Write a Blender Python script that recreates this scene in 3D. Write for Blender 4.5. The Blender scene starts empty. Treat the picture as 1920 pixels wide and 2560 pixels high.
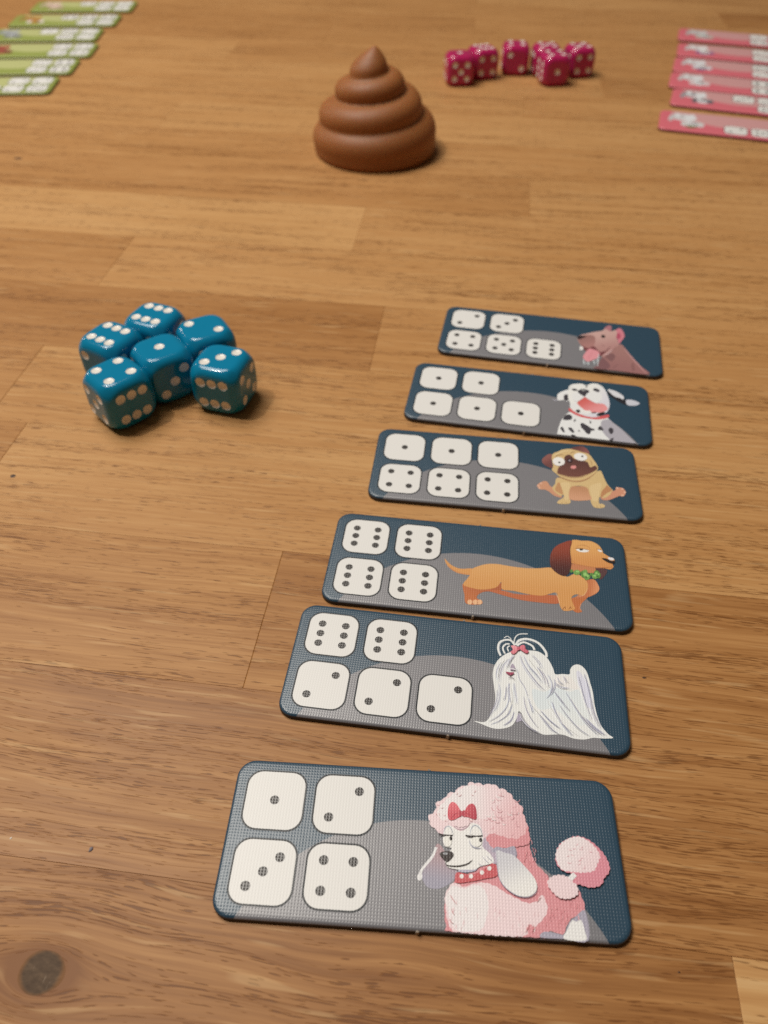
import bpy, bmesh, math, random
from mathutils import Vector, Matrix
from mathutils.geometry import tessellate_polygon, delaunay_2d_cdt
R = math.radians
MM = 0.001
scene = bpy.context.scene
COL = scene.collection

# ------------------------------------------------------------------ camera
cam_d = bpy.data.cameras.new('camera')
cam = bpy.data.objects.new('camera', cam_d)
COL.objects.link(cam)
scene.camera = cam
cam_d.sensor_fit = 'AUTO'
cam_d.sensor_width = 36.0
cam_d.lens = 36.0 * 1921.86 / 2560.0
cam_d.clip_start = 0.005
cam_d.clip_end = 50.0
cam.location = (0, 0, 0.1513)
cam.matrix_world = Matrix.Translation((0, 0, 0.1513)) @ Matrix.Rotation(math.pi / 2 - 0.79531, 4, 'X') @ Matrix.Rotation(0.00698, 4, 'Z')
cam_d.dof.use_dof = True
cam_d.dof.focus_distance = 0.166
cam_d.dof.aperture_fstop = cam_d.lens / 1.62
cam_d.dof.aperture_blades = 0

# ------------------------------------------------------------------ world and lamps (an evening room: warm lamps, dim warm bounce)
world = bpy.data.worlds.new('World')
scene.world = world
world.use_nodes = True
bg = world.node_tree.nodes['Background']
bg.inputs['Color'].default_value = (1.0, 0.78, 0.56, 1)
bg.inputs['Strength'].default_value = 0.075

def area(name, loc, target, size, power, color, size_y=None, shape='DISK'):
    d = bpy.data.lights.new(name, 'AREA')
    d.shape = shape if size_y is None else 'RECTANGLE'
    d.size = size
    if size_y: d.size_y = size_y
    d.energy = power
    d.color = color
    o = bpy.data.objects.new(name, d)
    COL.objects.link(o)
    o.location = loc
    o.rotation_euler = (Vector(target) - Vector(loc)).to_track_quat('-Z', 'Y').to_euler()
    return o

WARM = (1.0, 0.94, 0.85)
for i in range(3):
    area('ceiling_bulb', (-0.46 + (i - 1) * 0.024, 0.25 + (i - 1) * 0.004, 1.0), (0.0, 0.25, 0), 0.016, 1.0, WARM)
area('ceiling_bounce_fill', (-0.50, 0.58, 1.35), (0.0, 0.25, 0), 0.9, 18.2, WARM)  # added broad soft fill standing in for ceiling bounce, not a lampshade
area('side_lamp', (-1.25, 1.15, 0.5), (0, 0.25, 0), 0.16, 1.5, (1.0, 0.9, 0.76))

vs = scene.view_settings
vs.view_transform = 'Standard'
vs.look = 'None'
vs.exposure = 0.0
vs.gamma = 1.0
scene.cycles.use_denoising = False
scene.cycles.max_bounces = 8
scene.cycles.sample_clamp_indirect = 3.0

# ------------------------------------------------------------------ helpers
def s2l(v):
    v /= 255.0
    return v / 12.92 if v <= 0.04045 else ((v + 0.055) / 1.055) ** 2.4
ILL = (0.94, 0.86, 0.74)
def ink(h):
    """printed colour: the sheet's own colour under the warm lamps"""
    if isinstance(h, tuple): r, g, b = h
    else: r, g, b = (h >> 16) & 255, (h >> 8) & 255, h & 255
    return tuple(min(0.86, s2l(c) / i) for c, i in zip((r, g, b), ILL)) + (1.0,)

def link(o, parent=None):
    COL.objects.link(o)
    if parent is not None: o.parent = parent
    return o
def empty(name, loc=(0, 0, 0), rz=0.0):
    o = bpy.data.objects.new(name, None)
    o.empty_display_size = 0.01
    o.location = loc
    o.rotation_euler = (0, 0, rz)
    return link(o)
def tag(o, label, cat, group=None):
    o['label'] = label
    o['category'] = cat
    if group: o['group'] = group
    return o
def mesh(name, verts, faces, mats=(), fmat=None, smooth=None, sharp=None):
    me = bpy.data.meshes.new(name)
    me.from_pydata(verts, [], faces)
    for m in mats: me.materials.append(m)
    if fmat: me.polygons.foreach_set('material_index', fmat)
    if smooth is not None: me.polygons.foreach_set('use_smooth', [smooth] * len(me.polygons))
    if sharp: me.set_sharp_from_angle(angle=R(sharp))
    me.update()
    return me
def obj(name, me, parent=None):
    return link(bpy.data.objects.new(name, me), parent)

class NT:
    def __init__(s, name):
        s.m = bpy.data.materials.new(name)
        s.m.use_nodes = True
        s.t = s.m.node_tree
        s.p = s.t.nodes['Principled BSDF']
    def n(s, typ, **kw):
        nd = s.t.nodes.new(typ)
        for k, v in kw.items():
            if k.startswith('i_'):
                key = k[2:]
                nd.inputs[int(key) if key.isdigit() else key].default_value = v
            else: setattr(nd, k, v)
        return nd
    def l(s, a, b):
        s.t.links.new(a, b)
    def math(s, op, a, b=None, c=None, clamp=False):
        nd = s.n('ShaderNodeMath', operation=op, use_clamp=clamp)
        for i, v in enumerate((a, b, c)):
            if v is None: continue
            if isinstance(v, (int, float)): nd.inputs[i].default_value = v
            else: s.l(v, nd.inputs[i])
        return nd.outputs[0]
    def noise(s, vec, detail=2.0, rough=0.5, scale=1.0):
        nd = s.n('ShaderNodeTexNoise', i_Scale=scale, i_Detail=detail, i_Roughness=rough)
        s.l(vec, nd.inputs['Vector'])
        return nd.outputs['Fac']
    def scaled(s, vec, sc):
        nd = s.n('ShaderNodeVectorMath', operation='MULTIPLY')
        s.l(vec, nd.inputs[0])
        nd.inputs[1].default_value = sc
        return nd.outputs[0]
    def mix(s, fac, a, b, mode='MIX'):
        nd = s.n('ShaderNodeMix', data_type='RGBA', blend_type=mode)
        for i, v in ((0, fac), (6, a), (7, b)):
            if isinstance(v, (int, float)): nd.inputs[i].default_value = v
            elif isinstance(v, tuple): nd.inputs[i].default_value = v
            else: s.l(v, nd.inputs[i])
        return nd.outputs[2]
    def ramp(s, fac, stops, interp='LINEAR'):
        nd = s.n('ShaderNodeValToRGB')
        cr = nd.color_ramp
        cr.interpolation = interp
        while len(cr.elements) < len(stops): cr.elements.new(0.5)
        for e, (p, c) in zip(cr.elements, stops):
            e.position = p
            e.color = c if isinstance(c, tuple) else (c, c, c, 1)
        s.l(fac, nd.inputs[0])
        return nd.outputs[0]
    def bump(s, h, strength, dist):
        nd = s.n('ShaderNodeBump', i_Strength=strength, i_Distance=dist)
        s.l(h, nd.inputs['Height'])
        s.l(nd.outputs[0], s.p.inputs['Normal'])
        return nd
    def set(s, **kw):
        for k, v in kw.items(): s.p.inputs[k.replace('_', ' ')].default_value = v

# ------------------------------------------------------------------ materials
def wood_material(name='oiled_oak'):
    w = NT(name)
    tc = w.n('ShaderNodeTexCoord')
    seed = w.n('ShaderNodeAttribute', attribute_type='OBJECT', attribute_name='seed')
    tone = w.n('ShaderNodeAttribute', attribute_type='OBJECT', attribute_name='tone')
    grain = w.n('ShaderNodeAttribute', attribute_type='OBJECT', attribute_name='grain')
    fig = w.n('ShaderNodeAttribute', attribute_type='OBJECT', attribute_name='figure')
    off = w.n('ShaderNodeCombineXYZ')
    for i, k in enumerate((3.17, 1.73, 0.91)): w.l(w.math('MULTIPLY', seed.outputs['Fac'], k), off.inputs[i])
    add = w.n('ShaderNodeVectorMath', operation='ADD')
    w.l(tc.outputs['Object'], add.inputs[0]); w.l(off.outputs[0], add.inputs[1])
    P = add.outputs[0]
    # slow wander of the grain across the board
    n1 = w.noise(w.scaled(P, (6, 20, 3)), 3, 0.55)
    n2 = w.noise(w.scaled(P, (45, 140, 3)), 2, 0.5)
    sep = w.n('ShaderNodeSeparateXYZ'); w.l(P, sep.inputs[0])
    # where a stave carries a knot the grain parts and flows round it
    kx = w.n('ShaderNodeAttribute', attribute_type='OBJECT', attribute_name='knot_x')
    ky = w.n('ShaderNodeAttribute', attribute_type='OBJECT', attribute_name='knot_y')
    loc = w.n('ShaderNodeSeparateXYZ'); w.l(tc.outputs['Object'], loc.inputs[0])
    ddx = w.math('MULTIPLY', w.math('SUBTRACT', loc.outputs['X'], kx.outputs['Fac']), 0.60)
    ddy = w.math('SUBTRACT', loc.outputs['Y'], ky.outputs['Fac'])
    kd2 = w.math('ADD', w.math('MULTIPLY', ddx, ddx), w.math('MULTIPLY', ddy, ddy))
    part = w.math('DIVIDE', 0.000020, w.math('ADD', kd2, 0.000012))
    bend = w.math('MULTIPLY', w.math('MULTIPLY', ddy, part), -1.0)
    halo = w.math('DIVIDE', 0.0000105, w.math('ADD', kd2, 0.0000045))
    wander = w.math('MULTIPLY_ADD', fig.outputs['Fac'], 0.016, 0.004)
    y = w.math('ADD', w.math('ADD', sep.outputs['Y'], bend), w.math('ADD', w.math('MULTIPLY', w.math('SUBTRACT', n1, 0.5), wander), w.math('MULTIPLY', w.math('SUBTRACT', n2, 0.5), 0.0013)))
    cv = w.n('ShaderNodeCombineXYZ'); w.l(sep.outputs['X'], cv.inputs[0]); w.l(y, cv.inputs[1]); w.l(sep.outputs['Z'], cv.inputs[2])
    Q = cv.outputs[0]
    bands = w.noise(w.scaled(Q, (3, 210, 2)), 3, 0.6)                        # growth rings, cut along
    streak = w.noise(w.scaled(Q, (6, 720, 2)), 4, 0.62)                      # lines a millimetre apart
    fibre = w.noise(w.scaled(Q, (60, 1700, 2)), 2, 0.6)                      # fine fibre
    cloud = w.noise(w.scaled(Q, (9, 30, 2)), 3, 0.55)                        # broad tone
    ring = w.math('SINE', w.math('MULTIPLY', w.math('ADD', w.math('ADD', sep.outputs['Y'], bend), w.math('MULTIPLY', n1, 0.095)), 620.0))
    ring = w.math('MULTIPLY', w.math('MULTIPLY', ring, 0.5), fig.outputs['Fac'])
    v = w.math('ADD', w.math('MULTIPLY', w.math('SUBTRACT', bands, 0.5), 0.42), w.math('MULTIPLY', w.math('SUBTRACT', streak, 0.5), 0.62))
    v = w.math('ADD', v, w.math('MULTIPLY', w.math('SUBTRACT', fibre, 0.5), 0.42))
    v = w.math('ADD', v, w.math('MULTIPLY', w.math('SUBTRACT', cloud, 0.5), 0.45))
    v = w.math('MULTIPLY', w.math('ADD', v, w.math('MULTIPLY', ring, 0.10)), grain.outputs['Fac'])
    v = w.math('SUBTRACT', w.math('ADD', v, tone.outputs['Fac']), w.math('MULTIPLY', halo, 0.55))
    base = w.ramp(v, [(0.0, (0.225, 0.090, 0.026, 1)), (0.28, (0.360, 0.166, 0.055, 1)), (0.52, (0.475, 0.243, 0.090, 1)), (0.76, (0.575, 0.328, 0.135, 1)), (1.0, (0.650, 0.420, 0.200, 1))])
    # open pores: short dark dashes along the grain, denser in the early wood
    pd = w.noise(w.scaled(Q, (14, 230, 2)), 2, 0.5)
    pn = w.noise(w.scaled(Q, (230, 3600, 2)), 1, 0.4)
    pore = w.ramp(w.math('SUBTRACT', pn, w.math('MULTIPLY_ADD', pd, -0.60, 0.945)), [(0.0, 0.0), (0.05, 1.0)])
    pn2 = w.noise(w.scaled(Q, (60, 3000, 2)), 1, 0.4)
    dash = w.ramp(w.math('SUBTRACT', pn2, w.math('MULTIPLY_ADD', pd, -0.55, 0.875)), [(0.0, 0.0), (0.10, 1.0)])
    col = w.mix(w.math('MULTIPLY', dash, 0.46), base, (0.215, 0.078, 0.016, 1))
    col = w.mix(w.math('MULTIPLY', pore, 0.70), col, (0.135, 0.046, 0.010, 1))
    # pale ray flecks
    fn = w.noise(w.scaled(Q, (60, 900, 5)), 1, 0.4)
    fl = w.ramp(fn, [(0.62, 0.0), (0.74, 1.0)])
    col = w.mix(w.math('MULTIPLY', fl, 0.34), col, (0.66, 0.43, 0.21, 1))
    w.l(col, w.p.inputs['Base Color'])
    rg = w.math('MULTIPLY_ADD', cloud, 0.30, 0.32)
    w.l(rg, w.p.inputs['Roughness'])
    w.set(Specular_IOR_Level=0.24)
    h = w.math('ADD', w.math('MULTIPLY', pore, -0.8), w.math('ADD', w.math('MULTIPLY', fibre, 0.5), w.math('MULTIPLY', dash, -0.4)))
    w.bump(h, 0.35, 0.00008)
    return w.m

def linen_bump(w, strength=0.36, period=0.00058):
    """embossed linen finish of the card: a grid of small pits"""
    tc = w.n('ShaderNodeTexCoord')
    sep = w.n('ShaderNodeSeparateXYZ'); w.l(tc.outputs['Object'], sep.inputs[0])
    wob = w.noise(w.scaled(tc.outputs['Object'], (260, 260, 1)), 1)
    k = 2 * math.pi / period
    sx = w.math('MULTIPLY_ADD', w.math('COSINE', w.math('MULTIPLY', w.math('MULTIPLY_ADD', wob, 0.00008, sep.outputs['X']), k)), 0.5, 0.5)
    sy = w.math('MULTIPLY_ADD', w.math('COSINE', w.math('MULTIPLY', w.math('MULTIPLY_ADD', wob, -0.00008, sep.outputs['Y']), k)), 0.5, 0.5)
    pit = w.math('POWER', w.math('MULTIPLY', sx, sy), 1.3)
    amp = w.noise(w.scaled(tc.outputs['Object'], (900, 900, 1)), 1)
    h = w.math('MULTIPLY', pit, w.math('MULTIPLY_ADD', amp, -1.0, -0.5))
    w.bump(h, strength, 0.00010)
    return sep

def card_material(name, base, hill, rim=None):
    w = NT(name)
    sep = linen_bump(w)
    dx = w.math('POWER', sep.outputs['X'], 2.0)
    dy = w.math('POWER', w.math('ADD', sep.outputs['Y'], 0.0336), 2.0)
    d = w.math('SQRT', w.math('ADD', dx, dy))
    m = w.math('LESS_THAN', d, 0.0382)
    tc = w.n('ShaderNodeTexCoord')
    mott = w.noise(w.scaled(tc.outputs['Object'], (90, 90, 1)), 3)
    c = w.mix(m, base, hill)
    c = w.mix(w.math('MULTIPLY_ADD', mott, 0.24, -0.04, clamp=True), c, (0.5, 0.5, 0.5, 1), 'SOFT_LIGHT')
    w.l(c, w.p.inputs['Base Color'])
    w.set(Roughness=0.38, Specular_IOR_Level=0.8)
    return w.m

def flat_print(name, color, rough=0.42, linen=0.3, spec=0.5):
    w = NT(name)
    if linen: linen_bump(w, linen)
    w.set(Base_Color=color, Roughness=rough, Specular_IOR_Level=spec)
    return w.m

def art_material():
    w = NT('printed_picture')
    linen_bump(w, 0.5)
    a = w.n('ShaderNodeAttribute', attribute_name='ink')
    w.l(a.outputs['Color'], w.p.inputs['Base Color'])
    w.set(Roughness=0.42, Specular_IOR_Level=0.5)
    return w.m

def core_material(name, color):
    w = NT(name)
    tc = w.n('ShaderNodeTexCoord')
    n = w.noise(w.scaled(tc.outputs['Object'], (700, 700, 4200)), 3, 0.6)
    c = w.mix(n, tuple(x * 0.6 for x in color[:3]) + (1,), tuple(x * 1.35 for x in color[:3]) + (1,))
    w.l(c, w.p.inputs['Base Color'])
    w.bump(n, 0.3, 0.0001)
    w.set(Roughness=0.75, Specular_IOR_Level=0.3)
    return w.m

def plastic(name, color, rough, sss=0.0, radius=(1, .3, .2), scale=0.004, coat=0.0, spec=0.5, grain=0.0):
    w = NT(name)
    w.set(Base_Color=color, Roughness=rough, Specular_IOR_Level=spec, Coat_Weight=coat, Coat_Roughness=0.06)
    if sss:
        w.set(Subsurface_Weight=sss, Subsurface_Radius=radius, Subsurface_Scale=scale)
    if grain:
        tc = w.n('ShaderNodeTexCoord')
        n = w.noise(w.scaled(tc.outputs['Object'], (grain, grain, grain)), 4, 0.6)
        w.bump(n, 0.12, 0.0002)
        rr = w.math('MULTIPLY_ADD', n, 0.2, rough - 0.1)
        w.l(rr, w.p.inputs['Roughness'])
    return w.m

M_WOOD = wood_material()
M_KNOT = None
def knot_material():
    w = NT('knot_filler')
    tc = w.n('ShaderNodeTexCoord')
    n = w.noise(w.scaled(tc.outputs['Object'], (420, 900, 10)), 4, 0.65)
    n2 = w.noise(w.scaled(tc.outputs['Object'], (1500, 300, 10)), 2, 0.5)
    c = w.ramp(n, [(0.28, (0.060, 0.034, 0.018, 1)), (0.55, (0.105, 0.064, 0.036, 1)), (0.74, (0.170, 0.108, 0.062, 1))])
    c = w.mix(w.ramp(n2, [(0.66, 0.0), (0.74, 0.45)]), c, (0.33, 0.25, 0.18, 1))
    sp = w.n('ShaderNodeSeparateXYZ'); w.l(tc.outputs['Object'], sp.inputs[0])
    rad = w.math('SQRT', w.math('ADD', w.math('POWER', sp.outputs['X'], 2.0), w.math('POWER', sp.outputs['Y'], 2.0)))
    edge = w.ramp(w.math('MULTIPLY', w.math('ADD', rad, w.math('MULTIPLY', n, 0.0007)), 220.0), [(0.74, 0.0), (0.93, 1.0)])
    c = w.mix(w.math('MULTIPLY', edge, 0.8), c, (0.24, 0.105, 0.034, 1))
    w.l(c, w.p.inputs['Base Color'])
    w.set(Roughness=0.6, Specular_IOR_Level=0.2)
    w.bump(n, 0.3, 0.0002)
    return w.m
M_KNOT = knot_material()
M_PIN = flat_print('dark_pin_knot', (0.055, 0.022, 0.010, 1), 0.6, 0)
NAVY = (0.021, 0.061, 0.104, 1)
GREY = (0.205, 0.205, 0.228, 1)
M_NAVY = card_material('navy_card', NAVY, GREY)
M_NAVY_CORE = core_material('navy_card_edge', (0.070, 0.058, 0.052, 1))
M_PINK = card_material('pink_card', ink((214, 104, 110)), ink((208, 150, 142)))
M_PINK_CORE = core_material('pink_card_edge', (0.17, 0.045, 0.038, 1))
M_GREEN = card_material('green_card', ink((146, 152, 70)), ink((186, 183, 116)))
M_GREEN_CORE = core_material('green_card_edge', (0.070, 0.064, 0.018, 1))
M_WHITE = flat_print('white_print', (0.77, 0.77, 0.765, 1), linen=0.16)
M_LINE = flat_print('dark_outline_print', (0.008, 0.012, 0.018, 1))
M_PIPINK = flat_print('black_pip_print', (0.034, 0.030, 0.030, 1), 0.36, 0.6, 0.9)
M_ART = art_material()
M_NUB = core_material('torn_paper', (0.42, 0.36, 0.30, 1))
M_BLUE = plastic('blue_plastic', (0.003, 0.198, 0.365, 1), 0.14, spec=0.42)
M_RED = plastic('crimson_plastic', (0.45, 0.016, 0.115, 1), 0.14, sss=0.10, radius=(1, .12, .25), scale=0.004)
M_PIPW = plastic('white_pip_paint', (0.80, 0.77, 0.72, 1), 0.25)
M_POOP = plastic('brown_rubber', (0.300, 0.106, 0.026, 1), 0.56, sss=0.40, radius=(1, .38, .14), scale=0.005, grain=500)

# ------------------------------------------------------------------ printed dog pictures: kind, ink, outline in 1/100 mm on the tile, extras
ART = {
 'poodle': [
  ('P', (158, 150, 156), [296,33,440,-112,469,-331,679,-453,581,-646,361,-778,155,-783,56,-692,19,-534,200,-210],((176,144,140),[2.78,-7.17,3.54,-0.62])),
  ('L', (228, 220, 214), [277,-38,209,-210,98,-354,1,-490,-37,-636],(0.48,0)),
  ('P', (228, 220, 214), [23,-603,7,-643,-20,-665,-49,-662,-68,-635,-71,-594,-56,-554,-28,-531,0,-534,20,-562],None),
  ('S', (214, 140, 138), [1182,46,1579,15,1808,57,1854,345,1973,396,2054,243,2057,45,2102,-119,2155,-239,2271,-354,2348,-429,2380,-533,2551,-470,2740,-511,2891,-633,2941,-785,2977,-936,2910,-1053,2756,-1113,2636,-1232,2539,-1409,2435,-1391,2305,-1375,2192,-1454,2134,-1490,606,-1490,479,-1415,445,-1144,471,-887,581,-698,720,-584,1172,-287],(44,0.12)),
  ('P', (166, 156, 162), [2140,-1490,2211,-1393,2433,-1410,2565,-1412,2663,-1230,2781,-1124,2978,-999,2977,-1490,2553,-1490],None),
  ('P', (230, 222, 215), [2554,-1490,2626,-1330,2722,-1177,2800,-1192,2889,-1162,2932,-1336,2925,-1490],None),
  ('S', (233, 203, 195), [622,-669,526,-754,452,-914,467,-1092,494,-1291,567,-1446,712,-1490,1794,-1490,1897,-1351,1968,-1273,2045,-1318,2217,-1159,2298,-1004,2250,-828,2208,-779,2132,-887,1965,-943,1779,-888,1540,-782,1380,-688,1161,-636,940,-676,801,-737],(34,0.14)),
  ('S', (238, 219, 208), [614,-722,540,-779,466,-939,494,-1090,532,-1264,620,-1430,765,-1475,1084,-1426,1184,-1223,1231,-1019,1184,-791,1077,-694,911,-717,801,-768],(24,0.12)),
  ('L', (226, 190, 182), [792,-1279,790,-1318,806,-1375],(0.12,1)),
  ('L', (242, 222, 212), [1355,-1122,1337,-1177,1348,-1198],(0.09,1)),
  ('L', (226, 190, 182), [1725,-1372,1720,-1426,1735,-1453],(0.09,1)),
  ('L', (226, 190, 182), [1231,-1426,1235,-1472,1251,-1490],(0.12,1)),
  ('L', (222, 180, 174), [785,-1305,773,-1353,782,-1402],(0.12,1)),
  ('L', (226, 190, 182), [648,-959,656,-1010,652,-1057],(0.15,1)),
  ('L', (222, 180, 174), [725,-1142,719,-1181,726,-1222],(0.09,1)),
  ('L', (222, 180, 174), [2070,-1075,2064,-1111,2041,-1172],(0.12,1)),
  ('L', (222, 180, 174), [2133,-1068,2130,-1118,2111,-1160],(0.09,1)),
  ('L', (242, 222, 212), [1423,-1196,1410,-1238,1442,-1276],(0.15,1)),
  ('L', (222, 180, 174), [1831,-1272,1834,-1319,1845,-1372],(0.09,1)),
  ('L', (226, 190, 182), [1174,-1450,1158,-1490,1172,-1490],(0.15,1)),
  ('L', (222, 180, 174), [1437,-1073,1434,-1125,1409,-1154],(0.15,1)),
  ('L', (242, 222, 212), [996,-1087,981,-1130,1015,-1191],(0.12,1)),
  ('L', (222, 180, 174), [1734,-1081,1746,-1126,1742,-1152],(0.09,1)),
  ('L', (242, 222, 212), [866,-1371,868,-1414,868,-1469],(0.12,1)),
  ('L', (222, 180, 174), [1024,-1162,1032,-1197,1031,-1265],(0.09,1)),
  ('L', (226, 190, 182), [564,-1230,576,-1276,551,-1314],(0.09,1)),
  ('L', (242, 222, 212), [2057,-1341,2041,-1378,2025,-1426],(0.09,1)),
  ('L', (226, 190, 182), [752,-1397,739,-1443,741,-1483],(0.12,1)),
  ('L', (226, 190, 182), [825,-1070,826,-1106,835,-1171],(0.15,1)),
  ('L', (242, 222, 212), [1767,-1285,1764,-1320,1776,-1359],(0.12,1)),
  ('L', (222, 180, 174), [594,-1092,607,-1132,594,-1182],(0.15,1)),
  ('L', (226, 190, 182), [1498,-1115,1512,-1156,1505,-1203],(0.12,1)),
  ('L', (222, 180, 174), [1824,-1402,1815,-1455,1799,-1474],(0.09,1)),
  ('L', (222, 180, 174), [644,-1370,648,-1404,651,-1453],(0.15,1)),
  ('L', (222, 180, 174), [1366,-1044,1356,-1081,1359,-1124],(0.09,1)),
  ('L', (226, 190, 182), [1654,-1309,1650,-1348,1643,-1395],(0.12,1)),
  ('L', (242, 222, 212), [1533,-1411,1530,-1455,1540,-1490],(0.09,1)),
  ('L', (226, 190, 182), [1782,-1176,1787,-1223,1794,-1254],(0.15,1)),
  ('L', (196, 118, 118), [2558,-1025,2550,-1070,2549,-1124],(0.15,1)),
  ('L', (226, 158, 154), [2870,-860,2875,-906,2870,-935],(0.12,1)),
  ('L', (222, 150, 146), [2347,-1048,2349,-1093,2338,-1123],(0.12,1)),
  ('L', (222, 150, 146), [2375,-966,2376,-1011,2355,-1076],(0.15,1)),
  ('L', (226, 158, 154), [2459,-926,2454,-972,2438,-1026],(0.15,1)),
  ('L', (196, 118, 118), [2736,-866,2728,-913,2724,-965],(0.12,1)),
  ('L', (222, 150, 146), [2680,-1089,2665,-1135,2692,-1166],(0.12,1)),
  ('L', (222, 150, 146), [2463,-1086,2446,-1132,2456,-1158],(0.12,1)),
  ('L', (226, 158, 154), [2636,-1106,2644,-1150,2610,-1215],(0.09,1)),
  ('L', (226, 158, 154), [2363,-982,2350,-1028,2356,-1089],(0.12,1)),
  ('L', (196, 118, 118), [2510,-1173,2503,-1218,2519,-1251],(0.09,1)),
  ('L', (222, 150, 146), [2608,-1159,2614,-1204,2578,-1253],(0.12,1)),
  ('L', (222, 150, 146), [2267,-1213,2255,-1258,2240,-1315],(0.15,1)),
  ('L', (196, 118, 118), [2639,-1071,2642,-1116,2624,-1153],(0.15,1)),
  ('L', (222, 150, 146), [2478,-943,2484,-989,2453,-1018],(0.09,1)),
  ('L', (226, 158, 154), [2571,-1100,2561,-1146,2545,-1173],(0.12,1)),
  ('L', (222, 150, 146), [2560,-1102,2546,-1148,2532,-1210],(0.12,1)),
  ('L', (222, 150, 146), [2602,-983,2603,-1028,2595,-1057],(0.09,1)),
  ('L', (226, 158, 154), [2810,-886,2801,-933,2801,-983],(0.15,1)),
  ('L', (196, 118, 118), [2339,-1128,2325,-1174,2344,-1229],(0.12,1)),
  ('L', (226, 158, 154), [2842,-1084,2844,-1129,2849,-1174],(0.15,1)),
  ('L', (222, 150, 146), [2477,-1217,2460,-1263,2462,-1311],(0.12,1)),
  ('L', (222, 150, 146), [2633,-1129,2620,-1175,2642,-1219],(0.15,1)),
  ('L', (222, 150, 146), [2849,-881,2837,-927,2835,-984],(0.15,1)),
  ('L', (196, 118, 118), [2388,-1078,2388,-1123,2395,-1170],(0.15,1)),
  ('L', (226, 158, 154), [2133,-113,2152,-150,2143,-194],(0.12,1)),
  ('L', (198, 122, 120), [1964,-31,1984,-69,1976,-114],(0.12,1)),
  ('L', (226, 158, 154), [2120,-13,2140,-51,2131,-96],(0.12,1)),
  ('L', (198, 122, 120), [1949,-90,1969,-127,1960,-172],(0.12,1)),
  ('L', (226, 158, 154), [2084,-121,2104,-158,2095,-202],(0.12,1)),
  ('L', (198, 122, 120), [1977,15,1997,-23,1988,-68],(0.12,1)),
  ('L', (226, 158, 154), [1968,-6,1988,-44,1980,-89],(0.12,1)),
  ('L', (226, 158, 154), [2041,6,2061,-31,2052,-76],(0.12,1)),
  ('L', (198, 122, 120), [2102,65,2122,27,2113,-18],(0.12,1)),
  ('L', (226, 158, 154), [2092,-114,2112,-151,2103,-195],(0.12,1)),
  ('L', (198, 122, 120), [2147,50,2167,12,2158,-33],(0.12,1)),
  ('L', (198, 122, 120), [1916,-143,1936,-180,1928,-224],(0.12,1)),
  ('L', (226, 158, 154), [2032,-232,2052,-269,2043,-313],(0.12,1)),
  ('L', (198, 122, 120), [2016,-177,2036,-214,2027,-258],(0.12,1)),
  ('L', (226, 158, 154), [2085,204,2106,165,2096,119],(0.12,1)),
  ('L', (198, 122, 120), [2032,5,2052,-33,2043,-78],(0.12,1)),
  ('L', (200, 130, 125), [540,-883,586,-957,656,-1042],(0.12,1)),
  ('L', (200, 130, 125), [567,-1111,586,-1185,620,-1221],(0.12,1)),
  ('L', (200, 130, 125), [1941,-1287,1922,-1362,1864,-1438],(0.12,1)),
  ('L', (200, 130, 125), [2020,-1295,2020,-1368,1983,-1431],(0.12,1)),
  ('L', (200, 130, 125), [526,-1289,553,-1336,607,-1370],(0.12,1)),
  ('L', (200, 130, 125), [2116,-913,2161,-859,2205,-818],(0.12,1)),
  ('P', (198, 88, 88), [679,-480,943,-503,1168,-395,1363,-269,1421,-487,1163,-570,941,-628,658,-672,631,-576],None),
  ('P', (236, 226, 218), [792,-545,785,-569,765,-585,741,-586,722,-573,715,-550,722,-526,742,-510,766,-508,785,-522],None),
  ('P', (236, 226, 218), [965,-534,957,-558,937,-574,913,-575,894,-562,887,-539,895,-515,914,-499,938,-498,958,-511],None),
  ('P', (236, 226, 218), [1169,-455,1161,-479,1141,-494,1117,-496,1098,-483,1091,-459,1099,-435,1119,-419,1144,-418,1163,-431],None),
  ('P', (236, 226, 218), [1312,-370,1303,-395,1283,-411,1259,-412,1240,-399,1233,-375,1242,-351,1262,-335,1286,-333,1305,-347],None),
  ('P', (180, 172, 180), [687,-458,806,-364,1044,-336,1014,-432,832,-476],None),
  ('P', (184, 165, 170), [1132,328,1270,122,1434,-50,1419,-271,1285,-252,1178,-66],None),
  ('S', (214, 140, 138), [1177,389,1229,191,1324,41,1408,-1,1637,41,1838,73,2048,151,2048,357,1994,499,1601,474],(22,0.16)),
  ('P', (166, 156, 162), [1326,-71,1423,33,1579,15,1766,60,1783,-139,1546,-71],None),
  ('P', (226, 196, 190), [232,535,1198,596,1229,191,439,141],None),
  ('P', (234, 226, 217), [398,139,438,328,539,384,727,289,873,356,961,457,1120,409,1174,187,1158,17,1290,-101,1364,-242,1261,-303,1114,-345,1001,-411,805,-429,665,-432,497,-402,441,-305,491,-151,568,-48,439,-23],None),
  ('S', (233, 203, 195), [249,317,161,398,143,545,259,641,287,809,435,910,509,1006,659,1062,734,1170,870,1185,932,1261,1097,1256,1217,1238,1399,1259,1516,1188,1635,1155,1749,1054,1831,930,1938,846,1962,674,2011,529,1994,368,1878,254,1761,224,1590,242,1419,289,1233,306,1178,418,1094,524,962,487,788,526,612,447,495,428,351,294],(30,0.3,(226,174,168),[10.86,7.98,19.39,3.21])),
  ('S', (238, 219, 208), [325,541,318,690,465,881,569,979,734,1114,946,1215,1216,1191,1455,1159,1598,1013,1472,853,1315,603,1139,563,1022,585,788,594,554,541,437,489],(20,0.2,(233,203,195),[8.21,8.73,14.4,7.9])),
  ('L', (214, 160, 156), [1416,311,1415,276,1395,246,1362,230,1328,235],(0.12,1)),
  ('L', (205, 148, 146), [1402,551,1382,527,1352,517,1324,526,1308,549],(0.18,1)),
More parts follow.
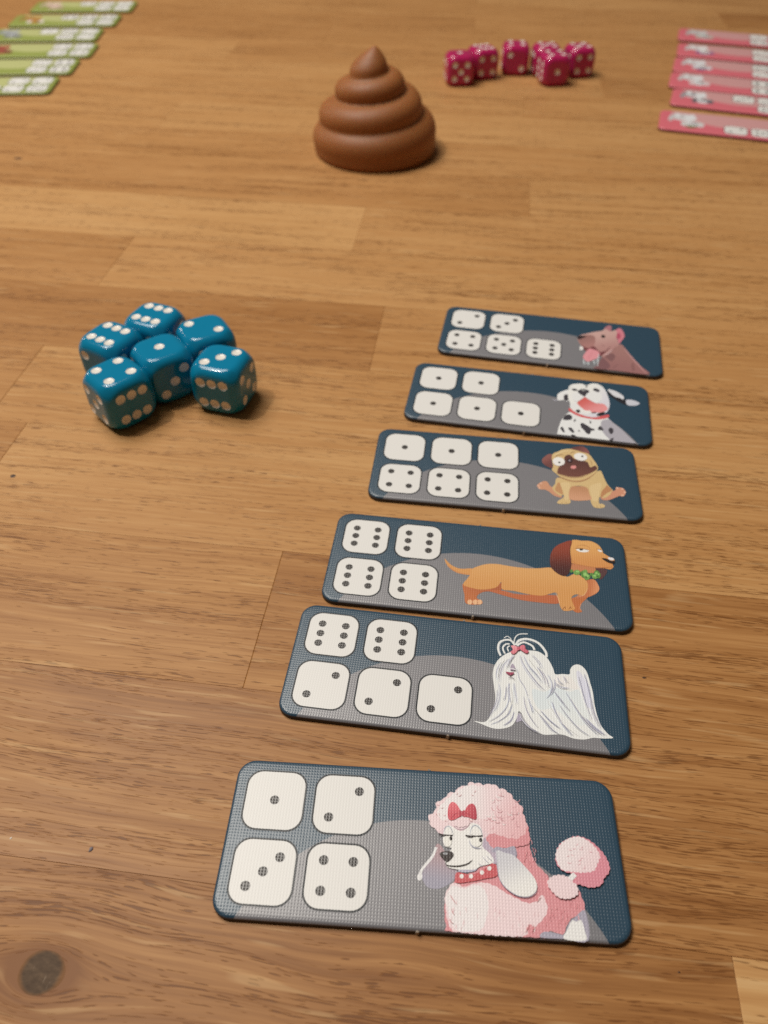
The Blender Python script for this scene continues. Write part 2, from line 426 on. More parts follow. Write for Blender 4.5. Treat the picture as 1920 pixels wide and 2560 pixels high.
  ('L', (214, 160, 156), [1377,421,1379,396,1366,373,1343,360,1318,361],(0.18,1)),
  ('L', (214, 160, 156), [1415,733,1387,735,1366,753,1359,781,1370,809],(0.18,1)),
  ('L', (205, 148, 146), [1302,571,1284,540,1252,523,1218,527,1194,549],(0.12,1)),
  ('L', (240, 222, 212), [1772,673,1736,654,1697,658,1670,684,1663,723],(0.12,1)),
  ('L', (214, 160, 156), [1717,712,1723,678,1708,643,1677,622,1642,620],(0.18,1)),
  ('L', (205, 148, 146), [1596,614,1575,588,1543,576,1513,584,1494,609],(0.12,1)),
  ('L', (205, 148, 146), [1357,580,1335,560,1308,556,1285,568,1273,592],(0.18,1)),
  ('L', (240, 222, 212), [1887,732,1882,708,1865,688,1841,681,1819,689],(0.15,1)),
  ('L', (240, 222, 212), [1617,1048,1585,1050,1562,1070,1556,1101,1568,1133],(0.18,1)),
  ('L', (205, 148, 146), [1419,958,1426,930,1416,902,1392,883,1364,880],(0.12,1)),
  ('L', (214, 160, 156), [1549,754,1509,750,1477,769,1463,805,1472,846],(0.18,1)),
  ('L', (214, 160, 156), [1561,956,1522,937,1482,942,1453,971,1448,1013],(0.12,1)),
  ('L', (214, 160, 156), [1844,880,1840,849,1820,824,1791,813,1762,821],(0.12,1)),
  ('L', (205, 148, 146), [1569,739,1549,710,1517,697,1485,703,1465,727],(0.18,1)),
  ('L', (240, 222, 212), [1344,663,1325,628,1291,609,1254,611,1226,635],(0.15,1)),
  ('L', (214, 160, 156), [1752,314,1754,293,1744,274,1726,262,1705,262],(0.15,1)),
  ('L', (205, 148, 146), [1516,598,1488,590,1463,598,1448,621,1449,649],(0.12,1)),
  ('L', (240, 222, 212), [1748,747,1751,713,1735,681,1706,662,1672,662],(0.12,1)),
  ('L', (205, 148, 146), [1594,1053,1566,1035,1535,1035,1511,1053,1502,1084],(0.12,1)),
  ('L', (240, 222, 212), [1538,1013,1504,1000,1472,1009,1452,1037,1451,1073],(0.15,1)),
  ('L', (205, 148, 146), [1617,1028,1585,1031,1562,1054,1557,1087,1571,1120],(0.15,1)),
  ('L', (240, 222, 212), [1420,959,1405,939,1382,931,1360,937,1346,955],(0.12,1)),
  ('L', (205, 148, 146), [1780,648,1785,620,1774,593,1750,574,1722,572],(0.18,1)),
  ('L', (214, 160, 156), [1802,686,1777,676,1754,682,1739,700,1738,726],(0.15,1)),
  ('L', (240, 222, 212), [1615,469,1596,459,1576,461,1561,474,1558,494],(0.15,1)),
  ('L', (214, 160, 156), [1888,444,1848,448,1820,475,1814,515,1833,554],(0.18,1)),
  ('L', (240, 222, 212), [1425,608,1398,615,1381,636,1379,664,1394,691],(0.15,1)),
  ('L', (205, 148, 146), [1592,535,1556,542,1532,568,1529,605,1547,639],(0.18,1)),
  ('L', (205, 148, 146), [1932,992,1909,954,1871,933,1831,936,1802,963],(0.12,1)),
  ('L', (240, 222, 212), [1435,543,1400,540,1372,557,1360,589,1369,624],(0.18,1)),
  ('L', (214, 160, 156), [1510,511,1480,490,1446,488,1418,507,1408,539],(0.15,1)),
  ('L', (205, 148, 146), [1869,738,1870,713,1857,691,1835,678,1811,679],(0.18,1)),
  ('L', (216, 170, 162), [972,486,946,488,928,505,923,530],(0.12,1)),
  ('L', (216, 170, 162), [979,525,967,498,943,481,914,481],(0.12,1)),
  ('L', (216, 170, 162), [478,464,457,458,438,465,427,481],(0.12,1)),
  ('L', (216, 170, 162), [455,578,437,568,417,568,402,580],(0.12,1)),
  ('L', (216, 170, 162), [686,1055,686,1036,676,1019,658,1010],(0.12,1)),
  ('L', (216, 170, 162), [402,730,389,716,371,712,354,719],(0.12,1)),
  ('L', (216, 170, 162), [1052,1124,1047,1102,1032,1085,1010,1080],(0.12,1)),
  ('L', (216, 170, 162), [325,772,304,767,285,776,274,795],(0.12,1)),
  ('L', (216, 170, 162), [766,1019,747,992,718,979,687,986],(0.12,1)),
  ('L', (216, 170, 162), [287,572,269,577,258,591,256,609],(0.12,1)),
  ('L', (216, 170, 162), [335,570,321,581,316,599,323,617],(0.12,1)),
  ('L', (216, 170, 162), [909,559,912,530,898,502,872,486],(0.12,1)),
  ('L', (216, 170, 162), [1042,743,1027,728,1008,724,990,732],(0.12,1)),
  ('L', (216, 170, 162), [1008,1007,989,1007,974,1017,968,1035],(0.12,1)),
  ('S', (233, 203, 195), [597,417,670,504,788,541,890,512,909,437,844,392,728,367,641,379],(9,0.14)),
  ('L', (205, 178, 178), [617,360,684,324,762,317,844,357,897,407],(0.12,1)),
  ('P', (204, 197, 192), [1411,-51,1574,-75,1742,-114,1927,-294,2081,-473,2138,-628,2087,-761,1946,-834,1756,-820,1570,-715,1454,-565,1420,-380],((232,225,218),[16.29,-1.21,18.97,-7.47])),
  ('L', (150, 140, 150), [1405,-66,1420,-380,1461,-578,1576,-723,1761,-828,1945,-845,2100,-765,2147,-627],(0.15,1)),
  ('P', (203, 84, 90), [489,587,509,768,583,852,672,803,736,680,724,566,589,487,513,500],((222,110,112),[5.68,5.27,5.83,8.27])),
  ('P', (203, 84, 90), [812,646,873,779,969,842,1041,771,1048,533,890,565,782,582],((180,66,76),[8.18,6.61,10.52,5.87])),
  ('P', (184, 70, 80), [719,691,772,676,825,698,823,567,771,587,718,560],None),
  ('L', (160, 55, 66), [568,512,627,605,715,640],(0.12,1)),
  ('L', (160, 55, 66), [963,552,906,622,824,644],(0.12,1)),
  ('P', (238, 231, 223), [421,203,444,314,510,353,562,293,588,202],None),
  ('L', (150, 152, 158), [412,208,438,320,510,359,565,299,594,203],(0.15,1)),
  ('P', (233, 225, 206), [571,87,555,20,515,-24,466,-27,426,12,410,77,425,145,465,189,515,192,555,153],None),
  ('P', (35, 28, 26), [577,133,572,108,559,91,543,90,530,105,525,130,530,155,543,172,559,173,572,158],None),
  ('L', (60, 52, 50), [317,211,410,191,588,191],(0.18,0)),
  ('L', (40, 30, 28), [329,175,438,173,582,188],(0.15,1)),
  ('P', (238, 231, 223), [923,235,965,364,1036,398,1121,328,1155,215],None),
  ('L', (150, 152, 158), [917,240,963,370,1036,407,1124,337,1161,215],(0.18,1)),
  ('P', (233, 225, 206), [1143,100,1121,43,1066,4,999,0,945,32,926,87,948,145,1003,183,1070,188,1124,156],None),
  ('L', (176, 172, 176), [903,114,939,25,1037,-24,1146,-12],(0.21,1)),
  ('P', (35, 28, 26), [1150,138,1144,112,1129,96,1111,95,1098,109,1093,134,1099,159,1114,176,1131,177,1145,162],None),
  ('L', (50, 40, 38), [830,206,985,196,1158,221],(0.21,0)),
  ('L', (40, 30, 28), [855,173,970,180,1071,201],(0.15,1)),
  ('P', (58, 48, 44), [338,-174,412,-125,554,-116,602,-171,548,-257,475,-308,401,-253],None),
  ('P', (150, 146, 142), [497,-159,487,-172,462,-182,430,-184,405,-177,395,-165,405,-151,430,-142,462,-140,487,-146],None),
  ('L', (52, 42, 38), [458,-299,475,-371,666,-378,834,-335,919,-281,956,-240],(0.21,1)),
  ('L', (200, 192, 192), [1141,-165,1215,-243,1256,-281],(0.12,1)),
  ('L', (200, 192, 192), [1218,-147,1287,-211,1336,-244],(0.12,1)),
  ('L', (200, 192, 192), [1059,-294,1114,-331,1147,-364],(0.12,1)),
  ('S', (214, 135, 140), [2532,-92,2607,107,2762,230,2971,314,3193,257,3371,99,3486,-88,3504,-277,3384,-418,3313,-541,3114,-598,2927,-557,2792,-534,2868,-402,2648,-330,2547,-228],(30,0.16)),
  ('S', (233, 203, 195), [2537,-92,2612,94,2762,230,2970,306,3136,259,3270,149,3356,-13,3283,-182,3207,-295,3008,-340,2786,-335,2623,-305],(26,0.18,(236,214,204),[32.21,-1.86,28.04,0.92])),
  ('L', (216, 160, 158), [2873,-45,2848,-50,2828,-39,2823,-19],(0.12,1)),
  ('L', (216, 160, 158), [3062,-228,3057,-259,3033,-282,3006,-289],(0.12,1)),
  ('L', (216, 160, 158), [3013,-120,2992,-134,2968,-133,2955,-120],(0.12,1)),
  ('L', (216, 160, 158), [2983,-164,2976,-194,2951,-215,2925,-219],(0.12,1)),
  ('L', (216, 160, 158), [3053,-82,3031,-93,3010,-88,3000,-73],(0.12,1)),
  ('L', (216, 160, 158), [2998,-102,2990,-127,2969,-145,2946,-148],(0.12,1)),
  ('L', (216, 160, 158), [2925,87,2903,73,2879,75,2867,89],(0.12,1)),
  ('L', (216, 160, 158), [3063,83,3035,66,3005,70,2989,88],(0.12,1)),
  ('L', (216, 160, 158), [2820,-182,2789,-198,2758,-194,2742,-174],(0.12,1)),
  ('L', (216, 160, 158), [2979,188,2970,165,2950,150,2929,149],(0.12,1)),
  ('L', (216, 160, 158), [3234,39,3210,31,3190,40,3182,57],(0.12,1)),
  ('L', (216, 160, 158), [2852,55,2825,44,2800,51,2790,70],(0.12,1)),
  ('L', (216, 160, 158), [3069,132,3055,113,3033,106,3017,111],(0.12,1)),
  ('L', (216, 160, 158), [2786,-47,2776,-66,2757,-75,2741,-73],(0.12,1)),
  ('L', (230, 220, 214), [2736,-498,2858,-387],(0.9,0)),
  ('S', (233, 203, 195), [2341,-602,2383,-502,2527,-434,2691,-448,2792,-534,2866,-608,2852,-739,2707,-815,2545,-815,2443,-744],(17,0.2)),
 ],
 'maltese': [
  ('L', (228, 222, 217), [1002,619,942,787,961,969,1077,1069,1226,1080,1326,958],(0.48,0)),
  ('L', (228, 222, 217), [1098,691,1046,846,1117,960,1203,972],(0.39,0)),
  ('L', (228, 222, 217), [1301,985,1328,1170,1426,1284,1620,1319],(0.24,0)),
  ('L', (228, 222, 217), [1351,962,1423,1107,1620,1173,1866,1092,2030,876,2050,726],(0.58,0)),
  ('L', (228, 222, 217), [1375,950,1522,1069,1719,997,1777,886],(0.48,0)),
  ('L', (228, 222, 217), [1071,1129,1149,1188,1237,1112],(0.19,0)),
  ('L', (228, 222, 217), [1182,761,1151,860,1204,927],(0.29,0)),
  ('L', (165, 170, 175), [1019,650,973,792,994,958,1103,1033],(0.1,1)),
  ('L', (165, 170, 175), [1375,995,1448,1080,1620,1125,1841,1043],(0.1,1)),
  ('P', (228, 222, 217), [869,-164,838,82,866,312,968,527,1135,696,1304,783,1523,831,1743,861,1913,831,2081,678,2196,435,2240,289,2407,317,2559,332,2578,459,2654,577,2763,618,2869,569,2956,425,3013,154,3058,-85,3076,-376,3126,-682,3202,-901,3325,-1059,3419,-1135,3184,-1177,3007,-1186,2804,-1253,2582,-1258,2406,-1208,2273,-1206,1982,-1253,1826,-1212,1669,-1083,1555,-946,1486,-801,1422,-770,1396,-916,1308,-1106,1174,-1200,994,-1249,836,-1241,676,-1192,473,-1128,696,-1126,805,-996,878,-779,915,-510],None),
  ('P', (216, 217, 219), [1716,-186,1996,-202,2209,-64,2557,-126,2746,-46,2845,-407,2941,-758,2752,-936,2486,-820,2197,-600,1853,-647],((224,221,218),[22.08,-1.19,27.53,-9.11])),
  ('P', (230, 220, 206), [2243,216,2406,266,2571,261,2683,110,2723,-49,2514,-23,2281,28],None),
  ('P', (214, 208, 210), [2719,421,2813,406,2918,142,2980,-230,3001,-491,2891,-401,2814,-91,2742,118],None),
  ('Q', (170, 158, 166), [1422,-809,1486,-826,1515,-977,1375,-1047,1389,-942],None),
  ('L', (186, 182, 190), [1205,553,1095,365,1035,131,1025,-121],(0.1,1)),
  ('L', (240, 236, 231), [1179,572,1060,383,992,146,973,-107],(0.12,1)),
  ('L', (212, 212, 216), [1162,532,1036,343,962,106,936,-147],(0.12,1)),
  ('L', (158, 152, 162), [1186,557,1069,368,1003,132,986,-120],(0.17,1)),
  ('L', (212, 212, 216), [1042,432,962,222,957,-31],(0.12,1)),
  ('L', (200, 197, 202), [1026,421,939,210,926,-44],(0.1,1)),
  ('L', (186, 182, 190), [1044,466,965,255,961,2],(0.1,1)),
  ('L', (158, 152, 162), [1019,447,928,235,912,-20],(0.12,1)),
  ('L', (200, 197, 202), [967,-121,989,-336,955,-608,874,-829],(0.1,1)),
  ('L', (212, 212, 216), [1003,-130,1039,-343,1017,-614,949,-833],(0.1,1)),
  ('L', (212, 212, 216), [991,-144,1021,-358,995,-629,922,-848],(0.1,1)),
  ('L', (158, 152, 162), [986,-120,1015,-335,988,-606,914,-826],(0.15,1)),
  ('L', (240, 236, 231), [956,-302,957,-570,888,-816,795,-1009],(0.12,1)),
  ('L', (200, 197, 202), [952,-301,951,-570,881,-816,787,-1010],(0.07,1)),
  ('L', (212, 212, 216), [966,-293,971,-561,905,-807,817,-1000],(0.1,1)),
  ('L', (158, 152, 162), [944,-290,940,-560,867,-806,771,-1001],(0.15,1)),
  ('L', (240, 236, 231), [1227,-432,1162,-706,1006,-935,806,-1103],(0.12,1)),
  ('L', (212, 212, 216), [1216,-427,1148,-701,989,-931,785,-1099],(0.12,1)),
  ('L', (212, 212, 216), [1218,-455,1150,-729,991,-958,788,-1126],(0.1,1)),
  ('L', (158, 152, 162), [1228,-441,1164,-714,1009,-943,809,-1110],(0.15,1)),
  ('L', (212, 212, 216), [1279,-640,1199,-885,1017,-1064,835,-1177],(0.12,1)),
  ('L', (212, 212, 216), [1295,-623,1221,-867,1045,-1045,869,-1158],(0.1,1)),
  ('L', (200, 197, 202), [1272,-646,1189,-891,1005,-1070,820,-1184],(0.1,1)),
  ('L', (158, 152, 162), [1289,-618,1213,-863,1034,-1042,856,-1155],(0.17,1)),
  ('L', (186, 182, 190), [1336,-807,1276,-1021,1126,-1168],(0.1,1)),
  ('L', (240, 236, 231), [1329,-789,1266,-1003,1112,-1151],(0.07,1)),
  ('L', (186, 182, 190), [1326,-782,1261,-997,1105,-1145],(0.07,1)),
  ('L', (158, 152, 162), [1326,-796,1261,-1011,1105,-1159],(0.15,1)),
  ('L', (240, 236, 231), [1136,-184,1120,-403,1091,-540],(0.07,1)),
  ('L', (240, 236, 231), [1129,-186,1110,-406,1078,-544],(0.1,1)),
  ('L', (200, 197, 202), [1144,-208,1133,-426,1108,-562],(0.12,1)),
  ('L', (158, 152, 162), [1153,-180,1146,-398,1125,-535],(0.12,1)),
  ('L', (186, 182, 190), [1203,-88,1187,-308,1218,-572],(0.07,1)),
  ('L', (186, 182, 190), [1199,-84,1181,-305,1209,-569],(0.07,1)),
  ('L', (200, 197, 202), [1218,-113,1208,-332,1246,-594],(0.12,1)),
  ('L', (158, 152, 162), [1222,-89,1214,-308,1253,-570],(0.15,1)),
  ('L', (212, 212, 216), [1296,-84,1313,-327,1354,-615],(0.12,1)),
  ('L', (200, 197, 202), [1332,-76,1366,-316,1423,-602],(0.1,1)),
  ('L', (186, 182, 190), [1316,-62,1343,-305,1393,-591],(0.12,1)),
  ('L', (158, 152, 162), [1316,-76,1343,-318,1393,-604],(0.12,1)),
  ('L', (212, 212, 216), [1379,311,1428,65,1546,-140,1616,-374],(0.12,1)),
  ('L', (186, 182, 190), [1391,270,1444,25,1566,-178,1640,-411],(0.07,1)),
  ('L', (240, 236, 231), [1396,301,1451,56,1575,-148,1650,-381],(0.07,1)),
  ('L', (158, 152, 162), [1383,297,1433,51,1552,-153,1623,-387],(0.15,1)),
  ('L', (186, 182, 190), [1429,656,1496,434,1634,197,1793,-31,1949,-201],(0.1,1)),
  ('L', (200, 197, 202), [1441,683,1513,461,1654,225,1816,-4,1976,-173],(0.1,1)),
  ('L', (240, 236, 231), [1466,667,1544,446,1693,211,1862,-16,2028,-185],(0.07,1)),
  ('L', (158, 152, 162), [1451,680,1525,459,1669,223,1834,-5,1997,-175],(0.15,1)),
  ('L', (212, 212, 216), [1504,669,1619,396,1778,192,1911,-12],(0.07,1)),
  ('L', (200, 197, 202), [1535,694,1660,422,1831,219,1975,16],(0.1,1)),
  ('L', (212, 212, 216), [1516,683,1635,410,1799,206,1936,3],(0.1,1)),
  ('L', (158, 152, 162), [1524,690,1645,418,1812,214,1952,11],(0.12,1)),
  ('L', (240, 236, 231), [1855,390,1982,210,2069,-55],(0.12,1)),
  ('L', (186, 182, 190), [1821,426,1930,242,2001,-26],(0.12,1)),
  ('L', (240, 236, 231), [1859,410,1988,230,2077,-35],(0.1,1)),
  ('L', (158, 152, 162), [1837,415,1955,233,2034,-33],(0.17,1)),
  ('L', (240, 236, 231), [1943,334,2052,125,2113,-87],(0.1,1)),
  ('L', (186, 182, 190), [1941,336,2050,126,2110,-86],(0.07,1)),
  ('L', (240, 236, 231), [1929,314,2032,105,2086,-108],(0.12,1)),
  ('L', (158, 152, 162), [1932,343,2036,133,2091,-80],(0.17,1)),
  ('L', (200, 197, 202), [2060,238,2146,27,2113,-223,2013,-370],(0.1,1)),
  ('L', (200, 197, 202), [2068,231,2157,21,2127,-228,2030,-375],(0.07,1)),
  ('L', (212, 212, 216), [2068,227,2156,17,2126,-232,2028,-379],(0.1,1)),
  ('L', (158, 152, 162), [2073,249,2164,39,2136,-210,2040,-357],(0.12,1)),
  ('L', (240, 236, 231), [2218,152,2217,-41,2121,-271],(0.07,1)),
  ('L', (186, 182, 190), [2226,133,2228,-59,2136,-288],(0.1,1)),
  ('L', (200, 197, 202), [2223,136,2224,-57,2131,-286],(0.12,1)),
  ('L', (158, 152, 162), [2214,157,2209,-37,2111,-267],(0.15,1)),
  ('L', (212, 212, 216), [1702,729,1838,544,1900,381],(0.1,1)),
  ('L', (240, 236, 231), [1697,730,1831,545,1891,381],(0.12,1)),
  ('L', (186, 182, 190), [1739,734,1894,552,1974,391],(0.1,1)),
  ('L', (158, 152, 162), [1718,716,1862,533,1932,371],(0.12,1)),
  ('L', (240, 236, 231), [1540,-422,1591,-679,1686,-899,1847,-1131],(0.1,1)),
  ('L', (200, 197, 202), [1541,-394,1593,-652,1689,-872,1850,-1105],(0.1,1)),
  ('L', (240, 236, 231), [1546,-406,1599,-664,1697,-884,1860,-1116],(0.12,1)),
  ('L', (158, 152, 162), [1530,-400,1577,-658,1669,-879,1826,-1112],(0.19,1)),
  ('L', (200, 197, 202), [1646,-428,1726,-655,1760,-780],(0.12,1)),
  ('L', (212, 212, 216), [1636,-424,1711,-651,1740,-778],(0.12,1)),
  ('L', (240, 236, 231), [1622,-432,1690,-661,1712,-788],(0.07,1)),
  ('L', (158, 152, 162), [1623,-414,1692,-642,1715,-770],(0.19,1)),
  ('L', (240, 236, 231), [1855,-761,1991,-947,2147,-1128,2280,-1205],(0.1,1)),
  ('L', (212, 212, 216), [1863,-757,2001,-944,2160,-1125,2296,-1201],(0.12,1)),
  ('L', (186, 182, 190), [1834,-761,1961,-949,2109,-1131,2235,-1209],(0.07,1)),
  ('L', (158, 152, 162), [1852,-751,1986,-938,2141,-1119,2273,-1196],(0.22,1)),
  ('L', (186, 182, 190), [1910,-713,2094,-919,2321,-1090],(0.1,1)),
  ('L', (186, 182, 190), [1899,-705,2079,-913,2301,-1085],(0.07,1)),
  ('L', (212, 212, 216), [1918,-698,2106,-904,2337,-1075],(0.1,1)),
  ('L', (158, 152, 162), [1898,-693,2077,-901,2299,-1073],(0.17,1)),
  ('L', (212, 212, 216), [2143,-474,2225,-750,2373,-1010,2562,-1234],(0.12,1)),
  ('L', (186, 182, 190), [2134,-438,2212,-715,2356,-977,2542,-1202],(0.07,1)),
  ('L', (200, 197, 202), [2139,-439,2219,-716,2365,-977,2553,-1202],(0.07,1)),
  ('L', (158, 152, 162), [2154,-448,2240,-724,2391,-985,2584,-1209],(0.19,1)),
  ('L', (240, 236, 231), [2299,-512,2468,-775,2678,-1026,2888,-1172],(0.12,1)),
  ('L', (212, 212, 216), [2299,-502,2468,-766,2679,-1017,2889,-1163],(0.07,1)),
  ('L', (212, 212, 216), [2315,-503,2490,-765,2705,-1015,2921,-1160],(0.12,1)),
  ('L', (158, 152, 162), [2314,-506,2488,-768,2704,-1018,2919,-1164],(0.15,1)),
  ('L', (186, 182, 190), [2184,-164,2330,-386,2495,-626],(0.1,1)),
  ('L', (240, 236, 231), [2198,-163,2351,-384,2523,-623],(0.1,1)),
  ('L', (240, 236, 231), [2203,-177,2357,-397,2531,-636],(0.07,1)),
  ('L', (158, 152, 162), [2206,-173,2363,-393,2539,-632],(0.17,1)),
  ('L', (186, 182, 190), [2455,-167,2626,-490,2834,-850,3085,-1117],(0.12,1)),
  ('L', (200, 197, 202), [2463,-179,2636,-502,2847,-860,3101,-1127],(0.1,1)),
  ('L', (212, 212, 216), [2461,-179,2633,-501,2843,-860,3096,-1127],(0.07,1)),
  ('L', (158, 152, 162), [2463,-166,2635,-488,2846,-847,3100,-1114],(0.15,1)),
  ('L', (240, 236, 231), [2754,-695,2951,-923,3192,-1116],(0.1,1)),
  ('L', (240, 236, 231), [2726,-694,2911,-924,3138,-1118],(0.07,1)),
  ('L', (186, 182, 190), [2763,-664,2966,-892,3210,-1085],(0.1,1)),
  ('L', (158, 152, 162), [2741,-682,2933,-912,3167,-1105],(0.17,1)),
  ('L', (186, 182, 190), [2854,-761,3014,-943,3217,-1103],(0.12,1)),
  ('L', (186, 182, 190), [2888,-767,3066,-946,3286,-1103],(0.07,1)),
  ('L', (200, 197, 202), [2858,-791,3022,-972,3228,-1131],(0.07,1)),
  ('L', (158, 152, 162), [2873,-767,3043,-947,3255,-1106],(0.19,1)),
  ('L', (240, 236, 231), [2746,263,2797,-60,2867,-425,2957,-775],(0.12,1)),
  ('L', (212, 212, 216), [2743,288,2793,-36,2862,-402,2951,-753],(0.07,1)),
  ('L', (200, 197, 202), [2758,290,2813,-33,2886,-398,2981,-749],(0.1,1)),
  ('L', (158, 152, 162), [2761,287,2816,-36,2891,-401,2986,-752],(0.15,1)),
  ('L', (186, 182, 190), [2879,353,2952,-23,2986,-446],(0.1,1)),
  ('L', (200, 197, 202), [2894,364,2974,-12,3014,-434],(0.12,1)),
  ('L', (186, 182, 190), [2892,376,2971,0,3010,-423],(0.12,1)),
  ('L', (158, 152, 162), [2882,359,2957,-17,2992,-440],(0.15,1)),
  ('L', (186, 182, 190), [3003,-211,3055,-599,3196,-937],(0.12,1)),
  ('L', (240, 236, 231), [2985,-241,3029,-629,3163,-967],(0.12,1)),
  ('L', (200, 197, 202), [2971,-236,3008,-625,3135,-964],(0.12,1)),
  ('L', (158, 152, 162), [2992,-228,3039,-616,3176,-954],(0.12,1)),
  ('L', (200, 197, 202), [2211,30,2337,-62,2489,-69],(0.1,1)),
  ('L', (186, 182, 190), [2217,27,2346,-65,2500,-71],(0.1,1)),
  ('L', (186, 182, 190), [2249,38,2395,-52,2565,-56],(0.07,1)),
  ('L', (158, 152, 162), [2235,49,2373,-42,2536,-47],(0.12,1)),
  ('L', (240, 236, 231), [2272,170,2310,65,2396,-6],(0.12,1)),
  ('L', (212, 212, 216), [2273,205,2311,99,2397,28],(0.07,1)),
  ('L', (212, 212, 216), [2271,204,2307,98,2392,27],(0.1,1)),
  ('L', (158, 152, 162), [2285,194,2330,89,2422,19],(0.12,1)),
  ('L', (200, 197, 202), [2411,244,2464,85],(0.1,1)),
  ('L', (240, 236, 231), [2447,238,2527,82],(0.12,1)),
  ('L', (186, 182, 190), [2419,216,2478,58],(0.07,1)),
  ('L', (158, 152, 162), [2428,242,2494,84],(0.12,1)),
  ('L', (200, 197, 202), [1306,665,1199,505,1131,296],(0.12,1)),
  ('L', (186, 182, 190), [1307,649,1201,490,1134,280],(0.12,1)),
  ('L', (240, 236, 231), [1312,637,1209,478,1144,269],(0.07,1)),
  ('L', (158, 152, 162), [1330,664,1235,505,1179,297],(0.12,1)),
  ('L', (240, 236, 231), [1424,-821,1510,-989,1662,-1146,1857,-1232],(0.1,1)),
  ('L', (186, 182, 190), [1430,-848,1518,-1016,1673,-1172,1870,-1257],(0.1,1)),
  ('L', (240, 236, 231), [1464,-843,1564,-1009,1730,-1163,1940,-1247],(0.1,1)),
  ('L', (158, 152, 162), [1441,-833,1533,-1000,1691,-1155,1893,-1240],(0.15,1)),
  ('L', (242, 238, 233), [1623,-467,1761,-659,1942,-868,2186,-1088],(0.12,1)),
  ('L', (242, 238, 233), [2040,-411,2172,-682,2369,-963,2696,-1194],(0.12,1)),
  ('L', (242, 238, 233), [2551,-288,2722,-607,2954,-934],(0.12,1)),
  ('L', (242, 238, 233), [1089,544,975,270,948,-15],(0.12,1)),
  ('L', (242, 238, 233), [1621,616,1813,355,1953,121,2067,-138],(0.12,1)),
  ('L', (242, 238, 233), [1247,-195,1276,-514,1167,-870,946,-1130],(0.1,1)),
  ('P', (168, 150, 158), [1275,419,1345,263,1216,257],None),
  ('L', (228, 222, 217), [1216,257,1263,286,1350,252],(0.19,0)),
  ('P', (158, 66, 86), [1117,176,1212,177,1317,186,1270,124,1209,104],None),
  ('L', (70, 55, 62), [1228,107,1229,45],(0.12,0)),
  ('L', (70, 55, 62), [1187,17,1229,48,1281,41,1339,-6],(0.12,1)),
  ('P', (216, 118, 124), [1229,897,1322,916,1406,862,1382,782,1305,684,1222,719,1274,803],((232,150,150),[13.05,6.89,12.78,9.07])),
  ('P', (216, 118, 124), [1420,864,1483,956,1552,941,1567,854,1640,811,1597,741,1504,781],((196,92,104),[14.25,8.53,16.21,7.62])),
  ('P', (190, 88, 100), [1440,855,1434,823,1417,801,1396,798,1378,815,1372,846,1378,878,1395,900,1416,902,1433,885],None),
 ],
 'dachs': [
  ('P', (208, 145, 80), [-843,190,-738,71,-602,-39,-407,-97,-107,-58,-120,-256,-398,-267,-593,-193,-756,-38],None),
  ('L', (196, 122, 74), [-792,21,-594,-168,-399,-243,-139,-242],(0.22,1)),
  ('P', (188, 106, 58), [2353,-688,2615,-634,2787,-553,2590,-813,2537,-974,2583,-1075,2440,-1117,2340,-1000],None),
  ('P', (188, 106, 58), [-338,-604,-274,-915,-210,-1196,149,-1165,157,-1047,38,-1000,70,-870,235,-761,604,-681,621,-437,153,-620,-191,-604],((170,92,54),[-0.41,-11.59,4.01,-5.87])),
  ('P', (184, 100, 60), [218,-711,651,-675,1083,-737,2019,-653,2021,-896,1632,-927,1145,-913,777,-844,467,-766],None),
  ('P', (192, 112, 68), [2689,-104,2927,-11,3042,-240,3000,-414,2801,-578,2614,-646,2431,-662,2688,-407,2728,-241],((214,140,92),[27.54,-3.18,30.28,-3.62])),
  ('P', (208, 145, 80), [-138,-83,32,45,252,146,506,179,826,149,1207,136,1555,174,1888,234,2151,72,2273,-15,2498,118,2737,-77,2764,-317,2656,-550,2451,-557,2344,-689,2395,-916,2408,-1030,2156,-1109,2055,-969,2017,-732,1961,-562,1636,-704,1267,-701,928,-646,650,-635,620,-405,494,-595,156,-708,-156,-680,-322,-602,-218,-384,-141,-209],((214,156,92),[7.74,-6.58,7.62,1.62])),
  ('L', (176, 96, 54), [630,-415,555,-567,372,-679,94,-716],(0.19,1)),
  ('L', (230, 180, 128), [1961,-562,2020,-732,2061,-968],(0.16,1)),
  ('L', (226, 176, 122), [2754,-318,2656,-550,2463,-615],(0.16,1)),
  ('P', (226, 172, 124), [-67,-1131,-76,-1178,-105,-1210,-143,-1215,-174,-1191,-188,-1147,-179,-1100,-150,-1068,-112,-1063,-80,-1087],None),
  ('P', (226, 172, 124), [67,-1113,58,-1160,28,-1192,-9,-1197,-41,-1173,-54,-1129,-45,-1082,-16,-1050,22,-1045,54,-1069],None),
  ('P', (226, 172, 124), [171,-1100,161,-1147,132,-1179,94,-1184,63,-1160,49,-1116,59,-1069,88,-1037,126,-1032,157,-1056],None),
  ('L', (150, 84, 48), [-69,-1085,-52,-1183],(0.13,1)),
  ('L', (150, 84, 48), [59,-1068,64,-1168],(0.13,1)),
  ('L', (140, 74, 40), [2111,-1088,2175,-984,2190,-1058],(0.16,1)),
  ('L', (140, 74, 40), [2263,-1056,2311,-966,2330,-1032],(0.16,1)),
  ('L', (226, 150, 104), [2575,-815,2531,-975,2568,-1062],(0.16,1)),
  ('P', (88, 56, 54), [2928,258,2981,349,3110,395,3278,333,3236,186,3099,3,3013,124],None),
  ('P', (192, 122, 78), [2337,412,2369,184,2690,197,2924,186,2983,378,2670,422],None),
  ('P', (218, 158, 90), [2402,1215,2715,1279,2943,1286,3130,1168,3214,980,3228,908,3391,786,3482,734,3495,649,3436,548,3451,465,3359,369,3204,391,3014,374,2732,396,2449,444,2358,534],((206,138,76),[27.74,11.66,28.58,3.96])),
